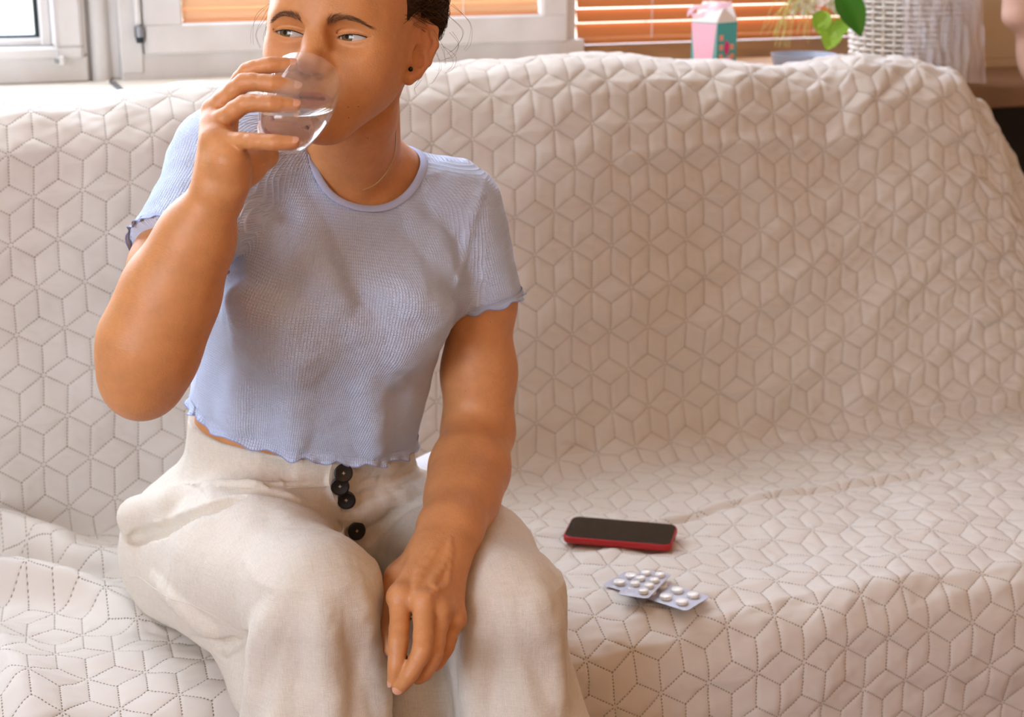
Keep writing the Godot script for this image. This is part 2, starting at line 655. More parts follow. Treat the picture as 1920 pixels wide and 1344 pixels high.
func blind(called: String, label: String, x0: float, x1: float, y0: float, y1: float, z: float, m: Material, pitch: float, tilt: float):
	var b := thing(called, label, "blind", Vector3((x0 + x1) / 2, y0, z))
	var w := x1 - x0
	# one slat: a shallow arc in section
	var pts := PackedVector3Array()
	var n := 7
	for side in 2:
		for k in n:
			var t := float(k) / (n - 1) - 0.5
			if side == 1:
				t = -t
			var yy := (0.25 - t * t) * 0.006 + (0.0004 if side == 0 else -0.0004)
			for e in [-0.5, 0.5]:
				pts.append(Vector3(e * w, yy, t * 0.026))
	for e in [-0.5, 0.5]:
		pts.append(pts[0 if e < 0 else 1])
	var slat := grid_mesh(pts, 2, n * 2 + 1)
	var y := 0.026
	while y < y1 - y0 - 0.03:
		var o := put("slat", slat, m, b)
		o.position = Vector3(0, y, 0)
		o.rotation_degrees = Vector3(tilt + rng.randf_range(-2, 2), 0, rng.randf_range(-0.12, 0.12))
		y += pitch
	var rail := put("bottom_rail", bevel_box(Vector3(w, 0.014, 0.022), 0.004), M.blind_rail, b)
	rail.position = Vector3(0, 0.007, 0)
	put("head_rail", bevel_box(Vector3(w, 0.03, 0.03), 0.004), M.blind_rail, b).position = Vector3(0, y1 - y0 - 0.015, 0)
	for fx in [-0.27, 0.27]:
		for dz in [0.0145, -0.0145]:
			var st := begin()
			tube(st, [Vector3(fx * w, 0.01, dz), Vector3(fx * w, y1 - y0 - 0.02, dz)], 0.0009, 0.0009, 5)
			put("ladder_cord", st.commit(), M.cord, b)


# ------------------------------------------------------------------ sofa under its quilted cover
var PROF := [Vector2(-0.74, 0.50), Vector2(-0.725, 0.92), Vector2(-0.705, 0.985), Vector2(-0.66, 1.022), Vector2(-0.61, 1.032), Vector2(-0.56, 1.018), Vector2(-0.525, 0.97), Vector2(-0.50, 0.88), Vector2(-0.462, 0.65), Vector2(-0.435, 0.50), Vector2(-0.418, 0.442), Vector2(-0.385, 0.423), Vector2(-0.30, 0.423), Vector2(-0.1, 0.424), Vector2(0.09, 0.424), Vector2(0.145, 0.416), Vector2(0.178, 0.388), Vector2(0.191, 0.34), Vector2(0.195, 0.22), Vector2(0.194, 0.04)]
const STEP := 0.004
var prof := []
var CREST := [[-1.3, 0.985], [-0.60, 1.0], [-0.33, 1.012], [0.0, 1.028], [0.30, 1.039], [0.53, 1.046], [0.77, 1.035], [0.97, 1.015], [1.0, 1.016], [1.07, 1.031], [1.17, 1.027], [1.243, 1.008], [1.326, 0.948], [1.39, 0.874], [1.445, 0.793], [1.5, 0.70], [1.56, 0.56]]


func make_profile():   # even steps of arc length
	var raw := spline(PROF, 16)
	var step := STEP
	var need := 0.0
	var run := 0.0
	for i in raw.size() - 1:
		var a: Vector2 = raw[i]
		var b: Vector2 = raw[i + 1]
		var l := a.distance_to(b)
		while need <= run + l:
			prof.append(a.lerp(b, (need - run) / l))
			need += step
		run += l


func puff(u: float, v: float) -> float:
	# 0 at a seam, 1 in the middle of a rhombus, with the pull across each lying rhombus
	var w := 0.0325
	var h := 0.0215
	var best := 1.0
	var pull := 0.0
	var i0 := int(floor(u / w))
	var Y := v / h
	for i in [i0, i0 + 1]:
		var j := int(round(Y))
		for jj in [j - 2, j - 1, j, j + 1, j + 2]:
			if posmod(jj, 3) != 0 or posmod(jj + i, 2) != 0:
				continue
			var dx: float = u - i * w
			var dy: float = v - jj * h
			if absf(dy) <= 2 * h:
				best = minf(best, absf(dx) / 0.0085)
			var s := absf(dx) * h - absf(dy) * w
			if absf(dx) <= w:
				best = minf(best, absf(s) / 0.0390 / 0.0085)
				if absf(dy) < h * absf(dx) / w:
					pull += 0.38 * sin(dy * 260.0 + 0.6) * smoothstep(0.0, 0.5, absf(dx) / w)
	best = clampf(best, 0.0, 1.0)
	best = 1.0 - (1.0 - best) * (1.0 - best)
	return best * (1.0 + pull)


# a pixel of the photograph on the plain cover: (x, arc length)
func on_cover(px: float, py: float) -> Vector2:
	var d := at(px, py, 1.0) - CAM
	var best := 1e9
	var out := Vector2.ZERO
	for k in prof.size() - 1:
		var a: Vector2 = prof[k]
		var e: Vector2 = prof[k + 1] - a
		var den := d.z * e.y - d.y * e.x
		if absf(den) < 1e-9:
			continue
		var w := a - Vector2(CAM.z, CAM.y)
		var t := (w.x * e.y - w.y * e.x) / den
		var u := (w.x * d.y - w.y * d.z) / den
		if t > 0.0 and t < best and u >= 0.0 and u <= 1.0:
			best = t
			out = Vector2(CAM.x + d.x * t, (k + u) * STEP)
	return out


# folds of the cover, drawn along the photograph: [points, width, height]
var FOLDS := [
	[[Vector2(-60, 1010), Vector2(0, 1028), Vector2(90, 1052), Vector2(150, 1066), Vector2(260, 1070)], 0.050, 0.056, 0.026],
	[[Vector2(-60, 1116), Vector2(0, 1122), Vector2(60, 1126), Vector2(140, 1132), Vector2(210, 1148), Vector2(262, 1170)], 0.040, 0.050, 0.020],
	[[Vector2(-30, 1215), Vector2(0, 1240), Vector2(30, 1285), Vector2(55, 1340), Vector2(70, 1400)], 0.040, 0.030, 0.022],
	[[Vector2(0, 770), Vector2(60, 795), Vector2(130, 840), Vector2(230, 880)], 0.035, 0.008],
	[[Vector2(1170, 304), Vector2(1400, 265), Vector2(1600, 247), Vector2(1800, 234)], 0.011, 0.0065],
	[[Vector2(1170, 330), Vector2(1400, 296), Vector2(1600, 278)], 0.020, -0.004],
	[[Vector2(1330, 620), Vector2(1480, 520), Vector2(1640, 400), Vector2(1800, 330)], 0.035, 0.009],
	[[Vector2(1450, 740), Vector2(1600, 600), Vector2(1750, 480), Vector2(1890, 420)], 0.028, 0.008],
	[[Vector2(1180, 570), Vector2(1380, 470), Vector2(1550, 360)], 0.028, 0.005],
	[[Vector2(1600, 740), Vector2(1720, 690), Vector2(1860, 560)], 0.018, 0.007],
	[[Vector2(1480, 822), Vector2(1700, 775), Vector2(1900, 748)], 0.012, 0.008],
	[[Vector2(1740, 765), Vector2(1920, 728)], 0.010, 0.008],
	[[Vector2(1130, 992), Vector2(1260, 978), Vector2(1480, 930), Vector2(1700, 893), Vector2(1880, 860)], 0.0055, -0.0065],
	[[Vector2(1130, 984), Vector2(1260, 970), Vector2(1480, 922), Vector2(1700, 885), Vector2(1880, 852)], 0.010, 0.0045],
	[[Vector2(1290, 1168), Vector2(1400, 1142), Vector2(1560, 1108), Vector2(1720, 1085), Vector2(1900, 1055)], 0.010, 0.004],
	[[Vector2(1000, 880), Vector2(1150, 862), Vector2(1330, 838)], 0.014, 0.006]]
var fold_xs := []


func fold_height(p: Vector2) -> float:
	var sum := 0.0
	for f in fold_xs:
		if not (f[3] as Rect2).has_point(p):
			continue
		var best := 1e3
		var front := false
		var far := 0.0
		var line: Array = f[0]
		for i in line.size() - 1:
			var a: Vector2 = line[i]
			var ab: Vector2 = line[i + 1] - a
			var t := clampf((p - a).dot(ab) / ab.length_squared(), 0.0, 1.0)
			var off := p - a - ab * t
			if off.length_squared() < best:
				best = off.length_squared()
				front = ab.cross(off) > 0.0
				far = (i + t) / (line.size() - 1)
		var w: float = f[1]
		var high: float = f[2]
		if f.size() > 4:       # a bunched fold: steep in front, dying out towards her hip
			w = f[4] if front else w
			high *= lerpf(1.0, 0.30, smoothstep(0.35, 1.0, far))
		sum += high * exp(-best / (w * w))
	return sum


func cover_point(x: float, k: int) -> Vector3:   # the cover before quilting
	var p: Vector2 = prof[k]
	var y := p.y
	var z := p.x
	var top := table(CREST, x)
	var f := clampf((y - 0.44) / (1.032 - 0.44), 0.0, 1.0) if z < -0.41 else 0.0
	y += (top - 1.032) * f
	# round the right end back and down
	var e := smoothstep(1.15, 1.55, x)
	z -= e * e * 0.06 * f
	if x > 1.5:
		y = lerpf(y, 0.05, smoothstep(1.5, 1.58, x))
	return Vector3(x, y, z)


func sofa():
	make_profile()
	for f in FOLDS:
		var pts := []
		for q in f[0]:
			pts.append(on_cover(q.x, q.y))
		var line := spline(pts, 3)
		var box := Rect2(line[0], Vector2.ZERO)
		for q in line:
			box = box.expand(q)
		fold_xs.append([line, f[1], f[2], box.grow(f[1] * 2.6)] + f.slice(3))
	var n := prof.size()
	var so := thing("sofa", "long sofa under a cream quilted cover stitched in rhombuses", "sofa", Vector3.ZERO)
	var dx := STEP
	var x0 := -1.0
	var cols := int((1.58 - x0) / dx) + 1
	var pts := PackedVector3Array()
	var uvs := PackedVector2Array()
	pts.resize(cols * n)
	uvs.resize(cols * n)
	var basep := PackedVector3Array()
	basep.resize(cols * n)
	for k in n:
		for i in cols:
			basep[k * cols + i] = cover_point(x0 + i * dx, k)
	for k in n:
		for i in cols:
			var x := x0 + i * dx
			var s := k * STEP
			var b := basep[k * cols + i]
			var tx := basep[k * cols + mini(i + 1, cols - 1)] - basep[k * cols + maxi(i - 1, 0)]
			var ts := basep[mini(k + 1, n - 1) * cols + i] - basep[maxi(k - 1, 0) * cols + i]
			var nn := ts.cross(tx).normalized()
			var seatness := smoothstep(-0.43, -0.36, prof[k].x) * smoothstep(0.15, 0.08, prof[k].x)
			# the pattern runs slightly askew over the sofa
			var u := x + 0.05 * s + 0.004 * broad.get_noise_2d(x * 2.5, s * 2.5)
			var v := s + 0.05 * x + 0.004 * broad.get_noise_2d(x * 2.5 + 40.0, s * 2.5)
			var d := (0.0011 + 0.0016 * smoothstep(0.25, 0.75, x) * smoothstep(-0.38, -0.44, prof[k].x) + 0.0005 * seatness) * puff(u, v)
			d += cover_folds(x, s, prof[k], seatness)
			pts[k * cols + i] = b + nn * d
			uvs[k * cols + i] = Vector2(u / 1.0, v / 1.0)
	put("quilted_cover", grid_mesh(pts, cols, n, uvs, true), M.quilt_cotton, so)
	# the upholstered body that carries the cover
	slab("seat_base", Vector3(-0.98, 0.10, -0.40), Vector3(1.48, 0.395, 0.135), M.wall_paint, so, 0.03)
	slab("backrest_core", Vector3(-0.98, 0.10, -0.70), Vector3(1.20, 0.93, -0.52), M.wall_paint, so, 0.05)


func cover_folds(x: float, s: float, p: Vector2, seatness: float) -> float:
	var d := 0.0
	var q := Vector2(x, s)
	d += 0.0010 * fine.get_noise_2d(x * 22.0 + 7.0 * s, s * 55.0)
	# tension wrinkles running up to the right over the right end of the backrest
	var w := smoothstep(0.55, 1.05, x) * smoothstep(-0.40, -0.44, p.x)
	if w > 0.0:
		d += w * 0.0026 * broad.get_noise_2d((0.75 * x - 0.65 * s) * 4.0, (0.65 * x + 0.75 * s) * 24.0)
	d += fold_height(q)
	d += 0.0025 * broad.get_noise_2d(x * 9.0, s * 14.0)
	d += 0.005 * broad.get_noise_2d(x * 3.0 + 10.0, s * 4.0)
	return d


# ------------------------------------------------------------------ bodies: a smooth field of tapered limbs, meshed with surface nets
class Field:
	var typ := PackedByteArray()     # 0 limb, 1 ellipsoid, 2 loft
	var op := PackedByteArray()      # 0 join, 1 cut
	var ctr := PackedVector3Array()
	var bound := PackedFloat32Array()
	var kk := PackedFloat32Array()
	var pa := PackedVector3Array()
	var pb := PackedVector3Array()
	var ra := PackedFloat32Array()
	var rb := PackedFloat32Array()
	var inv: Array[Basis] = []
	var rad := PackedVector3Array()
	var loft: Array[Dictionary] = []
	var extra = null
	var frame := Transform3D()

	func _add(t: int, o: int, c: Vector3, bd: float, k: float):
		typ.append(t)
		op.append(o)
		ctr.append(c)
		bound.append(bd)
		kk.append(k)
		pa.append(Vector3.ZERO)
		pb.append(Vector3.ZERO)
		ra.append(0.0)
		rb.append(0.0)
		inv.append(Basis())
		rad.append(Vector3.ONE)
		loft.append({})

	func limb(a: Vector3, b: Vector3, r1: float, r2: float, k := 0.01, cut := 0):
		a = frame * a
		b = frame * b
		_add(0, cut, (a + b) * 0.5, a.distance_to(b) * 0.5 + maxf(r1, r2), k)
		var i := typ.size() - 1
		pa[i] = a
		pb[i] = b
		ra[i] = r1
		rb[i] = r2

	func sleeve(a: Vector3, b: Vector3, r1: float, r2: float, n: Vector3, k: float):   # a limb ending in a flat plane
		limb(a, b, r1, r2, k)
		var i := typ.size() - 1
		typ[i] = 4
		rad[i] = n.normalized()
		pb[i] = b

	func chain(p: Array, r: Array, k := 0.01, cut := 0):
		for i in p.size() - 1:
			limb(p[i], p[i + 1], r[i], r[i + 1], k, cut)

	func ball(c: Vector3, r: Vector3, k := 0.01, cut := 0, turn := Basis()):
		_add(1, cut, frame * c, maxf(r.x, maxf(r.y, r.z)), k)
		var i := typ.size() - 1
		inv[i] = (frame.basis * turn).inverse()
		rad[i] = r

	# st: rows of [centre, half width, half depth]; rows run along an axis; optional fold amplitude, number and phase
	func tower(st: Array, up: Vector3, side: Vector3, k := 0.01, folds := []):
		var c := Vector3.ZERO
		for s in st:
			c += s[0]
		c /= st.size()
		var bd := 0.0
		for s in st:
			bd = maxf(bd, c.distance_to(s[0]) + maxf(s[1], s[2]))
		_add(2, 0, c, bd, k)
		var y := up.normalized()
		var x := (side - y * side.dot(y)).normalized()
		var h := PackedFloat32Array()
		for s in st:
			h.append((s[0] as Vector3).dot(y))
		loft[typ.size() - 1] = {"st": st, "h": h, "x": x, "y": y, "z": x.cross(y), "folds": folds}

	func near(p: Vector3, r: float) -> PackedInt32Array:
		var out := PackedInt32Array()
		for i in typ.size():
			var lim: float = r + bound[i] + kk[i] * 2.2 + 0.004
			if ctr[i].distance_squared_to(p) < lim * lim:
				if typ[i] == 0 or typ[i] == 4:
					var ab := pb[i] - pa[i]
					var t := clampf((p - pa[i]).dot(ab) / maxf(ab.length_squared(), 1e-12), 0.0, 1.0)
					if (p - pa[i] - ab * t).length() - lerpf(ra[i], rb[i], t) > r + kk[i] * 2.2 + 0.004:
						continue
				out.append(i)
		return out

	func value(p: Vector3, ids: PackedInt32Array) -> float:
		var d := 1.0
		for i in ids:
			var e := 0.0
			match typ[i]:
				0:
					var ap := p - pa[i]
					var ab := pb[i] - pa[i]
					var t := clampf(ap.dot(ab) / maxf(ab.length_squared(), 1e-12), 0.0, 1.0)
					e = (ap - ab * t).length() - (ra[i] + (rb[i] - ra[i]) * t)
				1:
					var q := inv[i] * (p - ctr[i])
					var k0 := (q / rad[i]).length()
					var k1 := (q / (rad[i] * rad[i])).length()
					e = k0 * (k0 - 1.0) / k1 if k1 > 1e-9 else -rad[i].x
				2:
					e = lofted(p, loft[i])
				4:
					var ap := p - pa[i]
					var ab := pb[i] - pa[i]
					var t := clampf(ap.dot(ab) / maxf(ab.length_squared(), 1e-12), 0.0, 1.0)
					e = maxf((ap - ab * t).length() - (ra[i] + (rb[i] - ra[i]) * t), (p - pb[i]).dot(rad[i]))
				3:
					var q := inv[i] * (p - ctr[i])
					var w := rad[i]
					var ru := (w.x * w.x + w.y * w.y) / (2.0 * w.y)
					var rl := (w.x * w.x + w.z * w.z) / (2.0 * w.z)
					e = maxf(Vector2(q.x, q.y - w.y + ru).length() - ru, Vector2(q.x, q.y + w.z - rl).length() - rl)
					e = maxf(e, -q.z - 0.03)
			var k := kk[i]
			if op[i] == 0:
				var m := maxf(k - absf(d - e), 0.0)
				d = minf(d, e) - m * m * 0.25 / k
			else:
				e = -e
				var m := maxf(k - absf(d - e), 0.0)
				d = maxf(d, e) + m * m * 0.25 / k
		if extra != null:
			d = extra.call(p, d)
		return d

	func lofted(p: Vector3, L: Dictionary) -> float:
		var h: PackedFloat32Array = L.h
		var st: Array = L.st
		var y: float = p.dot(L.y)
		var n := h.size()
		var i := 0
		while i < n - 2 and y > h[i + 1]:
			i += 1
		var t := clampf((y - h[i]) / (h[i + 1] - h[i]), 0.0, 1.0)
		# Catmull-Rom of centre, width and depth
		var i0 := maxi(i - 1, 0)
		var i3 := mini(i + 2, n - 1)
		var t2 := t * t
		var t3 := t2 * t
		var w0 := -0.5 * t3 + t2 - 0.5 * t
		var w1 := 1.5 * t3 - 2.5 * t2 + 1.0
		var w2 := -1.5 * t3 + 2.0 * t2 + 0.5 * t
		var w3 := 0.5 * t3 - 0.5 * t2
		var c: Vector3 = st[i0][0] * w0 + st[i][0] * w1 + st[i + 1][0] * w2 + st[i3][0] * w3
		var a: float = st[i0][1] * w0 + st[i][1] * w1 + st[i + 1][1] * w2 + st[i3][1] * w3
		var b: float = st[i0][2] * w0 + st[i][2] * w1 + st[i + 1][2] * w2 + st[i3][2] * w3
		var q := p - c
		var qx: float = q.dot(L.x)
		var qz: float = q.dot(L.z)
		for f in L.folds:      # [amplitude below, amplitude above, number, phase, twist]
			var g := (y - h[0]) / (h[n - 1] - h[0])
			var am: float = lerpf(f[0], f[1], clampf(g, 0.0, 1.0))
			var ph: float = atan2(qz, qx) * f[2] + f[3] + f[4] * g
			var s: float = am * (cos(ph) + 0.35 * cos(2.0 * ph + 1.0))
			a += s
			b += s
		var k0 := Vector2(qx / a, qz / b).length()
		var k1 := Vector2(qx / (a * a), qz / (b * b)).length()
		var d := k0 * (k0 - 1.0) / k1 if k1 > 1e-9 else -minf(a, b)
		var cap := maxf(h[0] - y, y - h[n - 1])
		return maxf(d, cap)

	func gradient(p: Vector3, ids: PackedInt32Array, e: float) -> Vector3:
		var a := value(p + Vector3(e, -e, -e), ids)
		var b := value(p + Vector3(-e, -e, e), ids)
		var c := value(p + Vector3(-e, e, -e), ids)
		var d := value(p + Vector3(e, e, e), ids)
		return Vector3(a - b - c + d, -a - b + c + d, -a + b - c + d)


const BS := 6

# meshes field f inside lo..hi with cubic cells; returns {v, n, i}
func net(f: Field, lo: Vector3, hi: Vector3, cell: float) -> Dictionary:
	var nb := Vector3i(((hi - lo) / (cell * BS)).ceil())
	var todo: Array[Vector3i] = []
	for x in nb.x:
		for y in nb.y:
			for z in nb.z:
				todo.append(Vector3i(x, y, z))
	var parts := []
	var jobs := mini(16, todo.size())
	parts.resize(jobs)
	var job := func(j: int):
		parts[j] = net_part(f, lo, cell, todo, j, jobs)
	var g := WorkerThreadPool.add_group_task(job, jobs, -1, true)
	WorkerThreadPool.wait_for_group_task_completion(g)
	var at_key := {}
	var v := PackedVector3Array()
	var n := PackedVector3Array()
	for p in parts:
		var base := v.size()
		v.append_array(p.v)
		n.append_array(p.n)
		var ks: PackedInt64Array = p.k
		for i in ks.size():
			at_key[ks[i]] = base + i
	var idx := PackedInt32Array()
	for p in parts:
		var q: PackedInt64Array = p.q
		for i in range(0, q.size(), 4):
			var a: int = at_key.get(q[i], -1)
			var b: int = at_key.get(q[i + 1], -1)
			var c: int = at_key.get(q[i + 2], -1)
			var d: int = at_key.get(q[i + 3], -1)
			if a < 0:
				a = patch(f, q[i], lo, cell, at_key, v, n)
			if b < 0:
				b = patch(f, q[i + 1], lo, cell, at_key, v, n)
			if c < 0:
				c = patch(f, q[i + 2], lo, cell, at_key, v, n)
			if d < 0:
				d = patch(f, q[i + 3], lo, cell, at_key, v, n)
			if v[a].distance_squared_to(v[c]) < v[b].distance_squared_to(v[d]):
				idx.append_array(PackedInt32Array([a, c, b, a, d, c]))
			else:
				idx.append_array(PackedInt32Array([a, d, b, b, d, c]))
	close_holes(idx)
	return {"v": v, "n": n, "i": idx}


func close_holes(idx: PackedInt32Array):   # fill the small loops that rounding leaves open between blocks
	var half := {}
	for t in range(0, idx.size(), 3):
		half[(idx[t] << 24) | idx[t + 1]] = true
		half[(idx[t + 1] << 24) | idx[t + 2]] = true
		half[(idx[t + 2] << 24) | idx[t]] = true
	var next := {}
	for k in half:
		var a: int = k >> 24
		var b: int = k & 0xFFFFFF
		if not half.has((b << 24) | a):
			next[b] = a
	for start in next.keys():
		if not next.has(start):
			continue
		var loop := PackedInt32Array([start])
		var p: int = next[start]
		while p != start and loop.size() < 12 and next.has(p):
			loop.append(p)
			p = next[p]
		if p == start and loop.size() > 2:
			for k in range(1, loop.size() - 1):
				idx.append_array(PackedInt32Array([loop[0], loop[k], loop[k + 1]]))
			for q in loop:
				next.erase(q)


func patch(f: Field, k: int, lo: Vector3, cell: float, at_key: Dictionary, v: PackedVector3Array, n: PackedVector3Array) -> int:   # a vertex for a cell that its own block passed over
	var p := lo + (Vector3(k / 67108864 - 8, (k / 8192) % 8192 - 8, k % 8192 - 8) + Vector3(0.5, 0.5, 0.5)) * cell
	var ids := f.near(p, 0.05)
	var g := Vector3.UP
	for i in 3:
		g = f.gradient(p, ids, cell * 0.35)
		var gl := g.length()
		if gl < 1e-9:
			break
		p -= g / gl * clampf(f.value(p, ids) * 1.4 * cell / gl, -0.5 * cell, 0.5 * cell)
	v.append(p)
	n.append(g.normalized())
	at_key[k] = v.size() - 1
	return v.size() - 1


func net_part(f: Field, lo: Vector3, cell: float, todo: Array[Vector3i], j: int, jobs: int) -> Dictionary:
	var ks := PackedInt64Array()
	var vs := PackedVector3Array()
	var ns := PackedVector3Array()
	var qs := PackedInt64Array()
	var half := BS * cell * 0.5
	var reach := half * 1.7321
	var N := BS + 1
	var val := PackedFloat32Array()
	val.resize(N * N * N)
	var t := j
	while t < todo.size():
		var bi := todo[t]
		t += jobs
		var c := lo + (Vector3(bi) + Vector3(0.5, 0.5, 0.5)) * BS * cell
		var ids := f.near(c, reach * 1.2 + 0.004)
		if ids.is_empty():
			continue
		var dc := f.value(c, ids)
		if absf(dc) > reach * 1.45 + 0.005:
			continue
		var o := lo + Vector3(bi) * BS * cell
		var n := 0
		var neg := 0
		for x in N:
			for y in N:
				for z in N:
					var d := f.value(o + Vector3(x, y, z) * cell, ids)
					val[n] = d
					if d < 0.0:
						neg += 1
					n += 1
		if neg == 0 or neg == n:
			continue
		var gx := bi.x * BS
		var gy := bi.y * BS
		var gz := bi.z * BS
		for x in BS:
			for y in BS:
				for z in BS:
					var i0 := (x * N + y) * N + z
					var c0 := val[i0]
					var c1 := val[i0 + 1]
					var c2 := val[i0 + N]
					var c3 := val[i0 + N + 1]
					var c4 := val[i0 + N * N]
					var c5 := val[i0 + N * N + 1]
					var c6 := val[i0 + N * N + N]
					var c7 := val[i0 + N * N + N + 1]
					var m := int(c0 < 0) + int(c1 < 0) + int(c2 < 0) + int(c3 < 0) + int(c4 < 0) + int(c5 < 0) + int(c6 < 0) + int(c7 < 0)
					if m > 0 and m < 8:
						var s := Vector3.ZERO
						var k := 0
						if (c0 < 0) != (c1 < 0):
							s += Vector3(0, 0, c0 / (c0 - c1)); k += 1
						if (c2 < 0) != (c3 < 0):
							s += Vector3(0, 1, c2 / (c2 - c3)); k += 1
						if (c4 < 0) != (c5 < 0):
							s += Vector3(1, 0, c4 / (c4 - c5)); k += 1
						if (c6 < 0) != (c7 < 0):
							s += Vector3(1, 1, c6 / (c6 - c7)); k += 1
						if (c0 < 0) != (c2 < 0):
							s += Vector3(0, c0 / (c0 - c2), 0); k += 1
						if (c1 < 0) != (c3 < 0):
							s += Vector3(0, c1 / (c1 - c3), 1); k += 1
						if (c4 < 0) != (c6 < 0):
							s += Vector3(1, c4 / (c4 - c6), 0); k += 1
						if (c5 < 0) != (c7 < 0):
							s += Vector3(1, c5 / (c5 - c7), 1); k += 1
						if (c0 < 0) != (c4 < 0):
							s += Vector3(c0 / (c0 - c4), 0, 0); k += 1
						if (c1 < 0) != (c5 < 0):
							s += Vector3(c1 / (c1 - c5), 0, 1); k += 1
						if (c2 < 0) != (c6 < 0):
							s += Vector3(c2 / (c2 - c6), 1, 0); k += 1
						if (c3 < 0) != (c7 < 0):
							s += Vector3(c3 / (c3 - c7), 1, 1); k += 1
						var p := o + (Vector3(x, y, z) + s / k) * cell
						var e := cell * 0.35
						var g := f.gradient(p, ids, e)
						var gl := g.length()
						if gl > 1e-9:
							var dv := f.value(p, ids)
							p -= g / gl * clampf(dv * 4.0 * e / gl, -0.5 * cell, 0.5 * cell)
							ns.append(g / gl)
						else:
							ns.append(Vector3.UP)
						vs.append(p)
						ks.append(key(gx + x, gy + y, gz + z))
					# crossed edges that start at this corner
					var X := gx + x
					var Y := gy + y
					var Z := gz + z
					if (c0 < 0) != (c4 < 0):
						quad(qs, c0 < 0, key(X, Y, Z), key(X, Y - 1, Z), key(X, Y - 1, Z - 1), key(X, Y, Z - 1))
					if (c0 < 0) != (c2 < 0):
						quad(qs, c0 < 0, key(X, Y, Z), key(X, Y, Z - 1), key(X - 1, Y, Z - 1), key(X - 1, Y, Z))
					if (c0 < 0) != (c1 < 0):
						quad(qs, c0 < 0, key(X, Y, Z), key(X - 1, Y, Z), key(X - 1, Y - 1, Z), key(X, Y - 1, Z))
	return {"k": ks, "v": vs, "n": ns, "q": qs}


static func key(x: int, y: int, z: int) -> int:
	return ((x + 8) * 8192 + y + 8) * 8192 + z + 8


static func quad(q: PackedInt64Array, out: bool, a: int, b: int, c: int, d: int):
	# PackedArrays are passed by reference
	if out:
		q.append(a)
		q.append(b)
		q.append(c)
		q.append(d)
	else:
		q.append(d)
		q.append(c)
		q.append(b)
		q.append(a)


func net_mesh(parts: Array, color = null, uv = null) -> ArrayMesh:
	var v := PackedVector3Array()
	var n := PackedVector3Array()
	var idx := PackedInt32Array()
	for p in parts:
		var base := v.size()
		v.append_array(p.v)
		n.append_array(p.n)
		for i in p.i:
			idx.append(i + base)
	var arr := []
	arr.resize(Mesh.ARRAY_MAX)
	arr[Mesh.ARRAY_VERTEX] = v
	arr[Mesh.ARRAY_NORMAL] = n
	arr[Mesh.ARRAY_INDEX] = idx
	if color != null:
		var cs := PackedColorArray()
		for p in parts:
			if p.has("c"):
				cs.append_array(p.c)
			else:
				for i in p.v.size():
					cs.append(color.call(p.v[i], p.n[i]))
		arr[Mesh.ARRAY_COLOR] = cs
	if uv != null:
		var us := PackedVector2Array()
		for i in v.size():
			us.append(uv.call(v[i], n[i]))
		arr[Mesh.ARRAY_TEX_UV] = us
	var me := ArrayMesh.new()
	me.add_surface_from_arrays(Mesh.PRIMITIVE_TRIANGLES, arr)
	return me


# ------------------------------------------------------------------ the woman
var HO: Vector3      # head: origin between the ears at eye level, and axes (x her left, y up, z forward)
var HB: Basis
const HS := 1.06
var skin: Field
var shirt: Field
var pants: Field
var S_UP: Vector3
var torso_rows := []
var slv_n := []
var slv := []        # sleeve axes [[a, b], ...], right then left
var hem_plane: Plane
var who: Node3D


func rp(r: float, d: float) -> float:
	return r * d / FOCAL


func hp(x: float, y: float, z: float) -> Vector3:
	return HO + HB * (Vector3(x, y, z) * HS)


func hlimb(f: Field, p: Array, r: Array, k: float, cut := 0):
	var pp := []
	var rr := []
	for q in p:
		pp.append(hp(q[0], q[1], q[2]))
	for q in r:
		rr.append(q * HS)
	f.chain(pp, rr, k * HS, cut)


func hball(f: Field, c: Array, r: Array, k: float, cut := 0, turn := Basis()):
	f.ball(hp(c[0], c[1], c[2]), Vector3(r[0], r[1], r[2]) * HS, k * HS, cut, HB * turn)


func cast(f: Field, px: float, py: float, from := 1.0, to := 2.6) -> Vector3:   # where the line of sight through a pixel meets a field
	var dir := at(px, py, 1.0) - CAM
	var t := from
	for i in 160:
		var p := CAM + dir * t
		var ids := f.near(p, 0.05)
		var d := f.value(p, ids) if ids.size() else 0.04
		if d < 0.0002:
			return p
		t += maxf(minf(d, 0.04) * 0.7, 0.0003)
		if t > to:
			break
	return CAM + dir * to


func fnormal(f: Field, p: Vector3) -> Vector3:
	return f.gradient(p, f.near(p, 0.03), 0.001).normalized()


func ridges(f: Field, src: Field, px: Array, r: float, h: float, k: float, cut := 0):   # a fold (or a groove) laid on a surface along pixels of the photograph
	var pts := []
	for q in spline(px, 3):
		var p := cast(src, q.x, q.y)
		var n := fnormal(src, p)
		pts.append(p + n * (h - r) if cut == 0 else p + n * (r - h))
	var rr := []
	for i in pts.size():
		var t := float(i) / (pts.size() - 1)
		rr.append(r * (0.55 + 0.45 * sin(PI * t)))
	# taper the ends into the cloth
	f.chain(pts, rr, k, cut)


